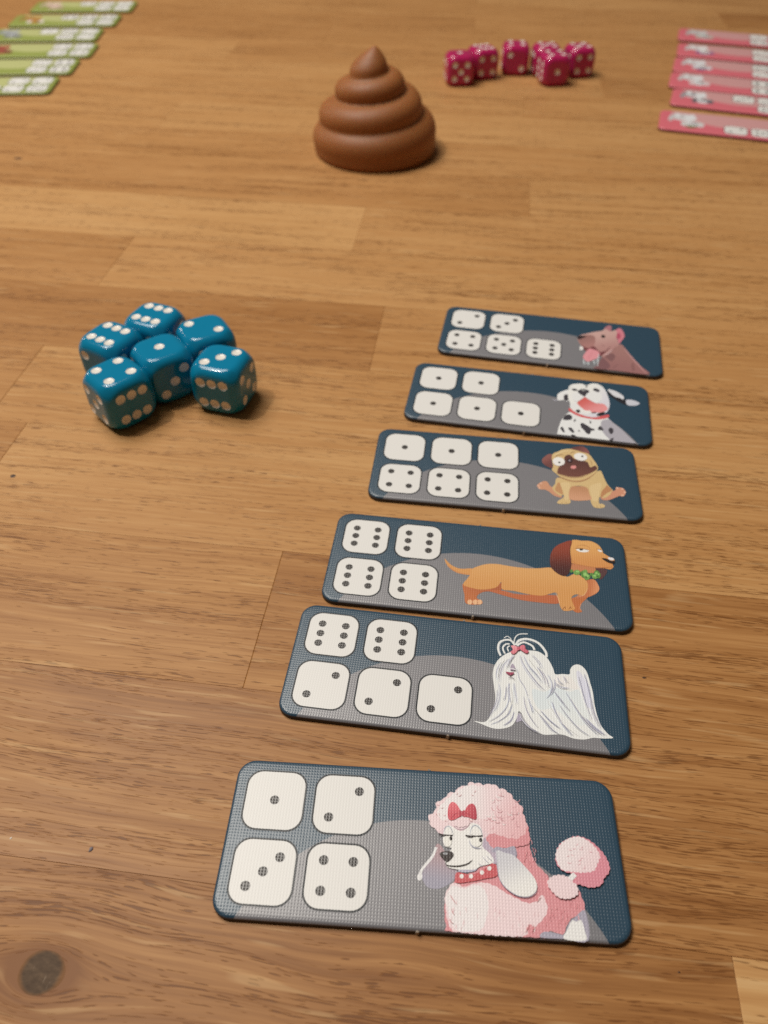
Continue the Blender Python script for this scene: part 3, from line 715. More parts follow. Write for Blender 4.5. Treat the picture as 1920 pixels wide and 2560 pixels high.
  ('L', (176, 108, 62), [2416,559,2513,443,2732,404,3015,387,3300,420],(0.16,1)),
  ('L', (160, 84, 48), [2983,387,3237,412,3436,463],(0.16,1)),
  ('P', (142, 64, 44), [2436,1238,2188,1133,2004,975,1902,786,1852,562,1855,306,1933,148,2087,22,2227,8,2344,181,2385,503,2373,892],((74,38,34),[21.19,10.35,21.85,1.39])),
  ('L', (72, 34, 30), [2426,1227,2373,892,2385,503,2344,181,2227,8],(0.16,1)),
  ('L', (182, 120, 70), [2541,1046,2674,1117,2834,1094,2918,985],(0.16,1)),
  ('P', (236, 228, 218), [2530,947,2699,979,2865,956,2797,886,2629,873],None),
  ('P', (30, 22, 20), [2714,963,2704,944,2679,929,2649,925,2625,933,2617,950,2627,970,2652,984,2682,988,2706,980],None),
  ('L', (110, 66, 40), [2499,979,2667,992,2872,957],(0.19,1)),
  ('P', (236, 228, 218), [3087,1012,3176,997,3202,948,3131,943],None),
  ('L', (110, 66, 40), [3062,1026,3152,1021,3189,999],(0.16,1)),
  ('P', (32, 26, 26), [3176,719,3298,726,3413,664,3509,677,3469,569,3314,600],None),
  ('P', (226, 216, 206), [3332,766,3454,773,3487,708,3383,686],None),
  ('P', (92, 132, 60), [2423,191,2413,158,2392,136,2367,132,2347,149,2340,181,2350,214,2371,236,2396,240,2416,222],None),
  ('P', (112, 152, 74), [2603,169,2584,118,2539,82,2484,75,2441,99,2427,146,2446,198,2492,234,2546,241,2589,216],None),
  ('P', (92, 132, 60), [2755,139,2737,69,2697,22,2651,15,2615,53,2604,119,2622,190,2662,238,2709,244,2745,206],None),
  ('P', (112, 152, 74), [2844,60,2825,-5,2782,-50,2732,-56,2693,-23,2681,39,2700,104,2743,149,2794,156,2832,122],None),
  ('P', (112, 152, 74), [2784,210,2771,164,2741,133,2706,128,2679,152,2671,195,2684,241,2714,272,2749,277,2776,253],None),
  ('P', (92, 132, 60), [2924,145,2914,114,2891,93,2864,90,2843,105,2836,133,2846,164,2869,185,2897,189,2918,173],None),
  ('P', (92, 132, 60), [3078,207,3061,151,3025,113,2982,107,2949,136,2940,188,2956,245,2993,283,3036,288,3069,259],None),
  ('P', (112, 152, 74), [3046,95,3027,44,2984,8,2934,2,2895,27,2883,73,2901,124,2944,160,2994,167,3033,142],None),
  ('P', (92, 132, 60), [3105,136,3091,76,3064,36,3033,32,3010,65,3004,122,3017,183,3045,222,3076,227,3099,193],None),
  ('P', (150, 190, 104), [2570,190,2562,169,2542,154,2519,151,2501,161,2494,180,2502,201,2522,215,2545,218,2564,209],None),
  ('P', (150, 190, 104), [2761,123,2750,88,2727,64,2700,60,2679,79,2673,112,2683,147,2706,172,2733,175,2754,157],None),
  ('P', (150, 190, 104), [2808,76,2800,51,2784,33,2765,31,2750,44,2745,68,2752,93,2769,110,2788,113,2803,100],None),
  ('P', (150, 190, 104), [3031,201,3024,178,3009,162,2992,160,2978,172,2974,193,2981,216,2996,232,3014,234,3027,222],None),
  ('P', (150, 190, 104), [2984,103,2977,83,2960,69,2941,66,2926,76,2921,95,2928,115,2945,129,2964,132,2979,122],None),
  ('P', (150, 190, 104), [3075,165,3071,145,3060,131,3049,130,3040,141,3038,160,3043,180,3053,193,3064,195,3073,184],None),
  ('P', (62, 100, 44), [2755,24,2750,4,2740,-10,2729,-11,2720,0,2717,19,2722,39,2732,52,2744,53,2753,43],None),
  ('P', (62, 100, 44), [2827,132,2823,115,2814,103,2805,102,2797,111,2795,128,2799,146,2808,157,2817,159,2825,149],None),
  ('P', (62, 100, 44), [3039,86,3034,68,3024,56,3013,55,3004,64,3001,81,3006,98,3016,110,3028,112,3037,102],None),
  ('P', (62, 100, 44), [2627,147,2623,127,2615,114,2605,113,2598,124,2596,143,2600,163,2608,177,2618,178,2625,167],None),
 ],
 'pug': [
  ('P', (112, 66, 60), [1083,625,1175,793,1296,914,1384,895,1362,637,1386,330,1260,337,1127,453],((140,86,76),[13.42,4.86,11.53,7.3])),
  ('P', (104, 62, 56), [1919,1217,2085,1349,2286,1394,2422,1287,2480,1081,2305,1043,2153,1146],((140,84,76),[20.82,13.06,24.46,11.07])),
  ('P', (200, 142, 106), [926,-513,975,-395,1130,-277,1224,-307,1277,-441,1387,-538,1549,-737,1599,-894,1396,-844,1251,-698,1140,-630,1008,-630],None),
  ('P', (222, 168, 136), [992,-482,986,-508,968,-525,947,-528,930,-515,924,-491,931,-466,949,-448,970,-445,986,-459],None),
  ('P', (222, 168, 136), [1021,-573,1014,-597,997,-613,976,-616,959,-604,953,-582,960,-558,977,-542,998,-539,1015,-551],None),
  ('P', (222, 168, 136), [1066,-384,1059,-407,1042,-424,1021,-427,1004,-415,998,-392,1005,-368,1022,-352,1044,-349,1060,-361],None),
  ('P', (202, 138, 106), [2730,-847,2683,-729,2904,-510,3099,-409,3128,-295,3223,-277,3333,-305,3386,-449,3326,-610,3246,-636,3191,-627,2917,-813],None),
  ('P', (226, 176, 144), [3325,-588,3315,-610,3295,-625,3272,-628,3255,-618,3250,-598,3259,-576,3279,-560,3302,-557,3319,-568],None),
  ('P', (226, 176, 144), [3389,-454,3381,-478,3365,-494,3346,-496,3333,-484,3329,-462,3337,-438,3353,-422,3372,-420,3386,-432],None),
  ('P', (226, 176, 144), [3202,-302,3194,-322,3176,-337,3155,-339,3139,-329,3134,-310,3142,-290,3160,-275,3181,-273,3197,-283],None),
  ('P', (226, 176, 144), [3333,-324,3325,-344,3309,-358,3290,-361,3276,-351,3272,-332,3280,-311,3296,-297,3315,-295,3329,-305],None),
  ('P', (208, 174, 118), [1516,-86,1430,-365,1350,-515,1401,-674,1564,-831,1645,-766,1645,-888,1520,-1006,1461,-1099,1515,-1151,1774,-1118,1837,-1025,1814,-893,1831,-674,1861,-450,2072,-356,2296,-395,2357,-607,2377,-876,2419,-1084,2504,-1184,2706,-1159,2768,-1066,2700,-1001,2617,-1006,2619,-845,2655,-733,2772,-772,2933,-616,3001,-471,3028,-412,2910,-205,2850,-16,2793,233,2687,350,2009,-123],None),
  ('P', (188, 134, 94), [1857,-456,2090,-371,2318,-403,2373,-660,2380,-886,1819,-941],((206,150,112),[21.07,-4.19,20.79,-9.14])),
  ('P', (184, 128, 84), [2718,-507,2847,-297,2889,-236,3005,-415,2844,-573,2681,-756],None),
  ('P', (190, 138, 92), [1538,-267,1613,-537,1632,-754,1531,-712,1423,-589],None),
  ('P', (216, 184, 130), [1583,-318,1850,-284,1803,-678,1782,-951,1670,-966,1662,-695],None),
  ('P', (216, 184, 130), [2413,-324,2724,-173,2658,-569,2578,-904,2448,-921,2410,-655],None),
  ('L', (160, 116, 74), [1592,-1069,1599,-1130],(0.12,1)),
  ('L', (160, 116, 74), [1703,-1055,1704,-1122],(0.12,1)),
  ('L', (160, 116, 74), [2545,-1108,2550,-1168],(0.12,1)),
  ('L', (160, 116, 74), [2638,-1088,2652,-1155],(0.12,1)),
  ('P', (208, 174, 118), [1370,752,1415,945,1577,1063,1699,1164,1900,1221,2096,1184,2270,1121,2462,1054,2567,850,2650,653,2683,510,2648,345,2415,8,2121,-148,1856,-148,1594,-39,1465,88,1360,225,1401,376,1383,551],None),
  ('L', (172, 124, 84), [1537,-41,1817,-164,2101,-168,2356,-28,2645,301],(0.5,1)),
  ('P', (92, 56, 48), [1745,836,1868,957,1963,894,2036,783,2286,725,2404,681,2468,477,2615,566,2657,419,2488,247,2328,140,2131,29,1863,-5,1636,52,1513,99,1561,367,1713,533],((112,68,56),[20.13,7.2,19.79,0.44])),
  ('L', (150, 104, 74), [1485,125,1635,29,1861,-34,2130,6,2327,111,2528,269],(0.27,1)),
  ('L', (150, 110, 72), [1469,801,1551,886,1670,932,1746,866],(0.27,1)),
  ('L', (150, 110, 72), [1910,1008,1992,1079,2072,1105],(0.23,1)),
  ('L', (172, 130, 86), [2486,810,2515,665,2515,518],(0.23,1)),
  ('L', (226, 198, 146), [1431,826,1594,998,1796,1115,1993,1110],(0.35,1)),
  ('P', (232, 228, 222), [1743,595,1695,486,1600,424,1494,433,1416,510,1397,625,1444,735,1540,798,1647,788,1725,711],None),
  ('P', (232, 228, 222), [2403,867,2349,773,2244,726,2126,743,2041,818,2021,923,2074,1018,2180,1066,2299,1049,2384,972],None),
  ('P', (72, 66, 60), [1621,575,1614,551,1596,535,1574,532,1557,544,1551,566,1559,590,1577,606,1598,609,1616,597],None),
  ('P', (72, 66, 60), [2300,934,2292,909,2274,893,2252,890,2235,902,2229,925,2237,949,2256,965,2278,968,2295,956],None),
  ('L', (120, 84, 66), [1416,496,1495,423,1612,426,1723,535],(0.12,1)),
  ('L', (120, 84, 66), [2056,785,2169,725,2306,733,2400,829],(0.12,1)),
  ('P', (58, 36, 36), [1977,701,1958,639,1913,596,1860,590,1819,621,1805,679,1824,741,1869,783,1922,790,1964,758],None),
  ('P', (160, 140, 138), [1915,696,1908,672,1893,656,1874,654,1860,666,1856,688,1863,712,1878,728,1896,730,1910,718],None),
  ('P', (216, 138, 128), [2064,434,2049,385,2008,348,1957,337,1916,355,1901,396,1916,444,1957,481,2008,493,2049,475],None),
 ],
 'dalm': [
  ('P', (226, 220, 212), [904,370,931,563,1077,729,1268,818,1278,257,1088,255,940,220],None),
  ('L', (190, 184, 188), [939,262,856,196,753,248],(0.3,1)),
  ('P', (62, 57, 60), [1120,513,1234,578,1265,297,1177,244,1121,283],None),
  ('P', (36, 34, 38), [2489,1032,2660,1073,2870,931,2991,738,3093,633,3304,667,3468,581,3490,515,3356,394,3105,363,2919,440,2652,665,2528,821],None),
  ('P', (214, 208, 202), [2498,1093,2661,1088,2829,996,2998,811,2980,643,2864,714,2738,739,2614,874],None),
  ('P', (200, 195, 194), [3072,632,3283,670,3491,543,3356,398,3105,377],None),
  ('Q', (226, 220, 212), [907,-1490,950,-1490,979,-1193,1051,-815,1148,-560,1289,-328,2466,-373,2516,-472,2625,-611,2901,-920,3092,-1207,3293,-1490,3326,-1490,1891,-1490],None),
  ('P', (172, 164, 164), [2279,-611,2516,-472,2625,-611,2901,-920,3092,-1207,3293,-1490,3309,-1490,2563,-1490,2489,-1419,2294,-1070],None),
  ('P', (230, 224, 216), [1246,617,1247,828,1269,1006,1349,1144,1521,1222,1695,1248,1825,1188,1976,1310,2149,1344,2299,1261,2404,1097,2486,820,2552,369,2515,64,2429,-142,2096,-445,1684,-423,1475,-292,1338,-146,1323,96,1250,401],((214,206,204),[16.77,6.64,24.77,2.84])),
  ('P', (206, 90, 88), [1310,-117,1475,-292,1808,-440,2096,-445,2485,-234,2483,-387,2218,-529,1890,-545,1581,-483,1288,-277],None),
  ('P', (226, 220, 212), [1323,96,1532,207,1681,-45,1952,-131,1973,-299,1683,-355,1475,-241,1348,-127],None),
  ('P', (206, 96, 86), [1762,554,1553,239,1550,140,1681,-45,1807,-166,1994,-209,2305,-149,2483,41,2372,281,2142,289,1974,399],((226,144,138),[17.63,4.65,22.22,-0.79])),
  ('P', (226, 220, 212), [1773,574,1826,747,1975,830,2231,844,2314,643,2258,418,2142,282,1995,367],None),
  ('P', (226, 220, 212), [1762,565,1553,281,1404,324,1379,606,1569,752],None),
  ('L', (190, 178, 176), [1773,556,1974,381,2142,282,2258,375],(0.15,1)),
  ('L', (190, 178, 176), [1752,545,1553,264,1415,308],(0.15,1)),
  ('P', (234, 230, 224), [1620,-178,1807,-159,1948,-149,1936,-272,1683,-273],None),
  ('P', (36, 28, 28), [1637,-250,1617,-291,1579,-310,1537,-299,1506,-263,1500,-216,1519,-175,1558,-156,1600,-166,1630,-202],None),
  ('P', (36, 28, 30), [2130,-330,2221,-199,2384,-116,2357,-231,2220,-360],None),
  ('P', (90, 50, 52), [1973,-230,2097,-179,2130,-217,2014,-263],None),
  ('P', (62, 57, 60), [1542,871,1522,835,1476,815,1421,817,1377,842,1363,880,1382,916,1429,936,1484,934,1527,909],None),
  ('P', (62, 57, 60), [1547,813,1632,925,1761,979,1924,879,1836,731,1773,574,1688,622,1595,706],None),
  ('L', (176, 166, 164), [1269,803,1309,958,1372,1044],(0.13,1)),
  ('P', (150, 148, 140), [1793,903,1779,876,1747,859,1707,857,1676,871,1665,897,1678,923,1711,941,1751,943,1782,928],None),
  ('P', (62, 57, 60), [2035,988,2104,1083,2241,1006,2225,908,2125,911],None),
  ('P', (62, 57, 60), [1866,1125,1859,1098,1842,1078,1821,1074,1803,1087,1797,1112,1803,1139,1820,1159,1842,1163,1859,1150],None),
  ('P', (62, 57, 60), [1111,-743,1168,-539,1291,-451,1375,-523,1377,-668,1255,-742],None),
  ('P', (62, 57, 60), [1436,-774,1470,-660,1505,-694,1471,-781],None),
  ('P', (62, 57, 60), [1036,-1183,1104,-1120,1164,-1288,1162,-1373,1109,-1332],None),
  ('P', (62, 57, 60), [1275,-1136,1364,-1103,1457,-1264,1428,-1341,1346,-1273],None),
  ('P', (62, 57, 60), [1642,-868,1707,-809,1870,-923,1972,-1018,2052,-1035,2056,-1110,1971,-1133,1927,-1290,1830,-1289,1749,-1143,1667,-1028],None),
  ('P', (62, 57, 60), [2166,-1030,2236,-852,2335,-1017,2274,-1055],None),
  ('P', (62, 57, 60), [2489,-967,2549,-874,2623,-925,2626,-1071,2564,-1180,2505,-1111],None),
  ('P', (62, 57, 60), [1359,-1445,1449,-1434,1527,-1490,1522,-1490,1391,-1490],None),
  ('P', (62, 57, 60), [2517,-1490,2570,-1387,2630,-1366,2587,-1490],None),
  ('P', (62, 57, 60), [1915,-682,1952,-661,1972,-737,1939,-784],None),
  ('P', (62, 57, 60), [1568,-1227,1608,-1170,1625,-1239],None),
  ('P', (62, 57, 60), [1681,-1490,1751,-1490,1811,-1490,1771,-1490],None),
  ('P', (62, 57, 60), [1172,-1490,1251,-1490,1293,-1490,1214,-1490],None),
  ('P', (62, 57, 60), [2010,-1490,2090,-1490,2129,-1490,2049,-1490],None),
 ],
 'pink': [
  ('P', (160, 114, 104), [1522,-1490,1620,-1330,1780,-793,2067,-178,2398,155,2558,-40,2769,-517,3052,-1037,3313,-1490,2251,-1490],((150,102,96),[24.77,-0.18,22.52,-15.53])),
  ('L', (192, 140, 132), [2537,-82,2768,-561,3031,-1077,3247,-1490],(0.54,1)),
  ('P', (126, 86, 84), [1750,-872,1860,-849,2058,-1240,1898,-1490,1552,-1490,1660,-1286],None),
  ('P', (128, 88, 84), [1901,-713,2105,-487,2232,-627,2120,-955,1961,-847],None),
  ('P', (140, 96, 90), [2136,-1331,2318,-1080,2256,-1235,2175,-1358],None),
  ('P', (138, 94, 88), [2758,-954,2836,-974,2866,-1322,2767,-1343],None),
  ('P', (204, 120, 126), [2148,782,2288,1061,2416,1184,2522,998,2568,692,2486,434,2378,181,2333,410,2240,625],None),
  ('P', (176, 78, 94), [2440,673,2423,555,2383,476,2334,466,2295,529,2282,641,2299,760,2340,840,2389,850,2427,786],None),
  ('P', (170, 110, 112), [1866,1023,1952,1221,2079,1300,2125,1156,2076,866,1950,880],None),
  ('P', (196, 154, 140), [929,270,1051,459,1238,576,1509,750,1782,878,1909,1031,2076,906,2245,1013,2317,876,2281,555,2330,371,2360,63,2189,-160,2024,-456,1861,-747,1679,-630,1454,-349,1208,-286,1040,-131,970,84],((176,128,118),[16.56,6.62,20.66,-2.16])),
  ('P', (152, 108, 98), [967,239,1239,497,1490,502,1564,252,1494,-190,1311,-340,1083,-198],((170,118,108),[11.37,2.81,14.53,-1.91])),
  ('P', (44, 32, 34), [925,269,1031,415,1244,412,1137,274,989,166],None),
  ('P', (116, 62, 62), [1073,-212,1311,-333,1514,-178,1719,-473,1943,-353,1780,-683,1619,-752,1252,-532],None),
  ('P', (218, 142, 142), [1152,-929,1232,-610,1352,-362,1495,-370,1703,-514,1659,-825,1499,-1003,1300,-1152],None),
  ('L', (196, 116, 120), [1318,-1033,1396,-761,1496,-482],(0.21,1)),
  ('L', (200, 202, 196), [1173,-1026,1184,-1205,1195,-1388],(0.37,1)),
  ('L', (200, 202, 196), [1320,-1141,1333,-1253,1346,-1368],(0.41,1)),
  ('L', (200, 202, 196), [1509,-1023,1520,-1154,1541,-1293],(0.33,1)),
  ('L', (200, 202, 196), [1679,-593,1659,-963,1644,-1367],(0.33,1)),
  ('L', (200, 202, 196), [1240,-1157,1262,-1332],(0.21,1)),
  ('L', (200, 202, 196), [1599,-903,1612,-1189],(0.21,1)),
  ('P', (28, 22, 24), [1897,512,1878,458,1840,428,1797,434,1766,472,1758,529,1776,583,1814,613,1857,607,1889,569],None),
  ('P', (232, 228, 222), [1051,-258,1151,-336,1112,-494,1034,-465],None),
  ('L', (112, 66, 66), [1669,-602,1902,-406,2001,-229,2076,-55],(0.29,1)),
  ('L', (216, 180, 172), [1821,-674,1983,-531,2148,-236],(0.33,1)),
  ('L', (160, 112, 104), [1750,-16,1822,-77,1863,-31],(0.29,1)),
 ],
}

# ------------------------------------------------------------------ the table top: staves of oak, each a part
ALPHA = R(-7.0)
CA, SA = math.cos(ALPHA), math.sin(ALPHA)
V0, PITCH = 46.5, 41.5
def uv(x, y): return (x * CA + y * SA, -x * SA + y * CA)
table = empty('table', (0, 0, 0), ALPHA)
tag(table, 'oiled oak table top glued up from long staves, carrying all the game pieces', 'table')
rnd = random.Random(11)
JOINTS = {-1: [56.7], 1: [-42.5], 2: [-132.6], 3: [-146.0], 4: [-31.4], 5: [-143.5], 6: [-50.3], 7: [22.7], 9: [-176.0], 11: [66.7], 12: [-173.0], 15: [167.0]}
# (row, index of stave counted from the listed joint: 0 left of it, 1 right of it) -> tone, figure
TONES = {(-1, 0): (.25, .8), (-1, 1): (.66, .2), (0, 0): (.32, .5), (1, 0): (.44, .35), (1, 1): (.38, .4), (2, 1): (.58, .1), (2, 0): (.46, .3),
         (3, 0): (.46, .3), (3, 1): (.56, .25), (4, 0): (.34, .4), (4, 1): (.52, .3), (5, 0): (.47, .4), (5, 1): (.58, .25), (6, 0): (.70, .2), (6, 1): (.57, .3),
         (7, 0): (.48, .4), (7, 1): (.60, .3), (8, 0): (.51, .5), (9, 0): (.56, .3), (9, 1): (.62, .3), (10, 0): (.56, .3), (11, 0): (.57, .3), (11, 1): (.42, .4), (12, 0): (.58, .2), (12, 1): (.47, .3), (15, 0): (.52, .3), (15, 1): (.30, .3)}
def stave_mesh(length, width, h=26.0, ch=0.05, ce=0.13):
    a, b = length / 2 - 0.015, width / 2 - 0.004
    vs, fs = [], []
    for (i, k, z) in ((0, 0, -h), (0, 0, -.12), (ch, ce, 0)):
        vs += [(sx * (a - k) * MM, sy * (b - i) * MM, z * MM) for sx, sy in ((-1, -1), (1, -1), (1, 1), (-1, 1))]
    fs.append((3, 2, 1, 0))
    for k in (0, 4):
        for j in range(4):
            fs.append((k + j, k + (j + 1) % 4, k + 4 + (j + 1) % 4, k + 4 + j))
    fs.append((8, 9, 10, 11))
    return mesh('plank', vs, fs, [M_WOOD])
U0, U1 = -820.0, 820.0
knot_host = None
staves = []
for row in range(-7, 30):
    v = V0 + PITCH * (row + 0.5)
    js = list(JOINTS.get(row, []))
    if not js:
        js = [rnd.choice([-1, 1]) * rnd.uniform(330, 600)]
    base_idx = 0 if row in JOINTS else None
    cuts = [js[0]]
    x = js[0]
    while x < U1:
        x += rnd.uniform(330, 620); cuts.append(x)
    x = js[0]
    while x > U0:
        x -= rnd.uniform(330, 620); cuts.insert(0, x)
    cuts = [U0] + [c for c in cuts if U0 + 60 < c < U1 - 60] + [U1]
    for a, b in zip(cuts, cuts[1:]):
        me = stave_mesh(b - a, PITCH)
        o = obj('plank', me, table)
        o.location = ((a + b) / 2 * MM, v * MM, rnd.uniform(-0.012, 0.012) * MM)
        tone, fig = 0.50 + rnd.uniform(-.07, .09), rnd.uniform(.1, .6)
        key = None
        if row in JOINTS:
            if abs(b - js[0]) < 1: key = (row, 0)
            elif abs(a - js[0]) < 1: key = (row, 1)
        elif a < 0 < b: key = (row, 0)
        if key in TONES: tone, fig = TONES[key]
        o['tone'] = tone
        o['figure'] = fig
        o['seed'] = rnd.uniform(0, 40)
        o['grain'] = 1.0 if row <= 1 else (0.8 if row <= 3 else 0.52)
        o['knot_x'] = 9.0
        o['knot_y'] = 0.0
        staves.append((row, a, b, v, o))
def stave_at(x, y):
    u, v = uv(x, y)
    for row, a, b, vc, o in staves:
        if a <= u <= b and abs(v - vc) <= PITCH / 2: return o, (u - (a + b) / 2, v - vc)
def knot(x, y, rx, ry, mat, name='knot', n=22, wob=0.08, z=0.02):
    o, (lu, lv) = stave_at(x, y)
    rr = random.Random(int(x * 7 + y))
    ph = [rr.uniform(0, 6.28) for _ in range(3)]
    ring = []
    for k in range(n):
        t = 2 * math.pi * k / n
        f = 1 + wob * (math.sin(2 * t + ph[0]) + 0.6 * math.sin(3 * t + ph[1]) + .4 * math.sin(5 * t + ph[2]))
        ring.append((rx * f * math.cos(t), ry * f * math.sin(t)))
    vs = [(px * MM, py * MM, 0) for px, py in ring] + [(px * .9 * MM, py * .9 * MM, z * MM) for px, py in ring] + [(0, 0, z * MM)]
    fs = [(k, (k + 1) % n, n + (k + 1) % n, n + k) for k in range(n)] + [(n + k, n + (k + 1) % n, 2 * n) for k in range(n)]
    k_ = obj(name, mesh(name, vs, fs, [mat], smooth=True), o)
    k_.location = (lu * MM, lv * MM, 0.012 * MM)
    return k_
kn = knot(-58.8, 36.0, 3.9, 3.6, M_KNOT, wob=.035, n=36)
ks, (ku, kv) = stave_at(-58.8, 36.0)
ks['knot_x'] = ku * MM
ks['knot_y'] = kv * MM
kn['label'] = 'grey brown round knot with pale scratches'
knot(-106.9, 161.8, .85, .6, M_PIN)
knot(59.6, 96.0, .5, .22, M_PIN)
knot(51.9, 36.7, .22, .16, M_PIN)
knot(-183.9, 393.7, 2.2, 1.1, M_PIN)

# ------------------------------------------------------------------ game tiles
TW, TD, TH, TR = 76.0, 30.4, 1.7, 3.7
def rrect(w, d, r, n=8):
    pts = []
    for cx, cy, a0 in ((w / 2 - r, d / 2 - r, 0), (-w / 2 + r, d / 2 - r, 90), (-w / 2 + r, -d / 2 + r, 180), (w / 2 - r, -d / 2 + r, 270)):
        for k in range(n + 1):
            a = R(a0 + 90.0 * k / n)
            pts.append((cx + r * math.cos(a), cy + r * math.sin(a)))
    return pts
_boards = {}
def board_mesh(print_m, core_m):
    key = print_m.name
    if key in _boards: return _boards[key]
    prof = [(.16, 0), (.02, .10), (0, .45), (0, .95), (.05, 1.22), (.16, 1.42), (.34, 1.57), (.6, 1.66), (.95, TH)]
    vs, fs, fm = [], [], []
    N = None
    for i, z in prof:
        ring = rrect(TW - 2 * i, TD - 2 * i, TR - i)
        N = len(ring)
        vs += [(x * MM, y * MM, z * MM) for x, y in ring]
    for k in range(len(prof) - 1):
        for j in range(N):
            fs.append((k * N + j, k * N + (j + 1) % N, (k + 1) * N + (j + 1) % N, (k + 1) * N + j))
            fm.append(1 if k < 4 else 0)
    fs.append(tuple((len(prof) - 1) * N + j for j in range(N))); fm.append(0)
    fs.append(tuple(reversed(range(N)))); fm.append(1)
    me = mesh('board', vs, fs, [print_m, core_m], fm, smooth=True)
    _boards[key] = me
    return me

def disc(name, r, z, mat, n=20):
    vs = [(r * MM * math.cos(2 * math.pi * k / n), r * MM * math.sin(2 * math.pi * k / n), z * MM) for k in range(n)]
    return mesh(name, vs, [tuple(range(n))], [mat])
PIP_ME = disc('pip', 0.92, 0, M_PIPINK)
def symbol_mesh():
    vs, fs, fm = [], [], []
    a = rrect(12.3, 12.3, 3.2, 6); b = rrect(11.6, 11.6, 2.9, 6)
    n = len(a)
    vs += [(x * MM, y * MM, 0) for x, y in a] + [(x * MM, y * MM, .012 * MM) for x, y in b]
    fs = [tuple(range(n)), tuple(range(n, 2 * n))]
    return mesh('die_symbol', vs, fs, [M_LINE, M_WHITE], [0, 1])
SYM_ME = symbol_mesh()
PIPS = {1: [(0, 0)], 2: [(-1, -1), (1, 1)], 3: [(-1, -1), (0, 0), (1, 1)], 4: [(-1, -1), (-1, 1), (1, -1), (1, 1)],
        5: [(-1, -1), (-1, 1), (1, -1), (1, 1), (0, 0)], 6: [(-1, -1), (-1, 0), (-1, 1), (1, -1), (1, 0), (1, 1)]}
CELL = {'x': (-29.5, -15.6, -1.9), 'y': (6.85, -6.85)}
def add_symbols(root, rows):
    for r_, row in enumerate(rows):
        for c_, val in enumerate(row):
            s = obj('die_symbol', SYM_ME, root)
            s.location = (CELL['x'][c_] * MM, CELL['y'][r_] * MM, (TH + .02) * MM)
            for px, py in PIPS[val]:
                p = obj('pip', PIP_ME, s)
                p.location = (px * 2.8 * MM, py * 2.75 * MM, .026 * MM)

# printed pictures: flat sheets of ink, each shape one layer
def crom(pts, sub=4, closed=True):
    n = len(pts); out = []
    rng = range(n) if closed else range(n - 1)
    for i in rng:
        if closed: p0, p1, p2, p3 = pts[i - 1], pts[i], pts[(i + 1) % n], pts[(i + 2) % n]
        else: p0, p1, p2, p3 = pts[max(i - 1, 0)], pts[i], pts[i + 1], pts[min(i + 2, n - 1)]
        for k in range(sub):
            t = k / sub
            out.append(tuple(0.5 * (2 * b + (c - a) * t + (2 * a - 5 * b + 4 * c - d) * t * t + (3 * b - a - 3 * c + d) * t ** 3) for a, b, c, d in zip(p0, p1, p2, p3)))
    if not closed: out.append(pts[-1])
    return out
def resample(pts, n):
    L = [0.0]
    m = len(pts)
    for i in range(m): L.append(L[-1] + math.dist(pts[i], pts[(i + 1) % m]))
    out = []; j = 0
    for k in range(n):
        d = L[-1] * k / n
        while L[j + 1] < d: j += 1
        f = (d - L[j]) / max(1e-9, L[j + 1] - L[j])
        a, b = pts[j], pts[(j + 1) % m]
        out.append((a[0] + (b[0] - a[0]) * f, a[1] + (b[1] - a[1]) * f))
    return out
def gcol(p, ca, cb, g):
    ax, ay, bx, by = g
    dx, dy = bx - ax, by - ay
    t = ((p[0] - ax) * dx + (p[1] - ay) * dy) / (dx * dx + dy * dy)
    t = min(1, max(0, t))
    t = t * t * (3 - 2 * t)
    return tuple(u + (v_ - u) * t for u, v_ in zip(ca, cb))
def cdt_fill(poly, k, vs, fs, cols, ca, cb, g, z):
    """fill an outline with a fine triangle mesh so that its colours can run into each other"""
    xs = [p[0] for p in poly]; ys = [p[1] for p in poly]
    step = max(0.45, min(max(xs) - min(xs), max(ys) - min(ys)) / 12)
    pts = [Vector(p) for p in poly]
    n = len(pts)
    y = min(ys) + step / 2
    odd = 0
    while y < max(ys):
        x = min(xs) + step / 2 + odd * step / 2
        while x < max(xs):
            pts.append(Vector((x, y))); x += step
        y += step * 0.87; odd = 1 - odd
    try:
        ov, oe, of, _, _, _ = delaunay_2d_cdt(pts, [], [list(range(n))], 1, 1e-6)
    except Exception:
        return False
    if not of: return False
    del vs[k:]; del cols[k:]
    for p in ov:
        vs.append((p.x * MM, p.y * MM, z * MM)); cols.append(gcol(p, ca, cb, g))
    for f in of:
        a, b_, c = ov[f[0]], ov[f[1]], ov[f[2]]
        cr = (b_.x - a.x) * (c.y - a.y) - (c.x - a.x) * (b_.y - a.y)
        fs.append(tuple(k + i for i in (f if cr > 0 else f[::-1])))
    return True
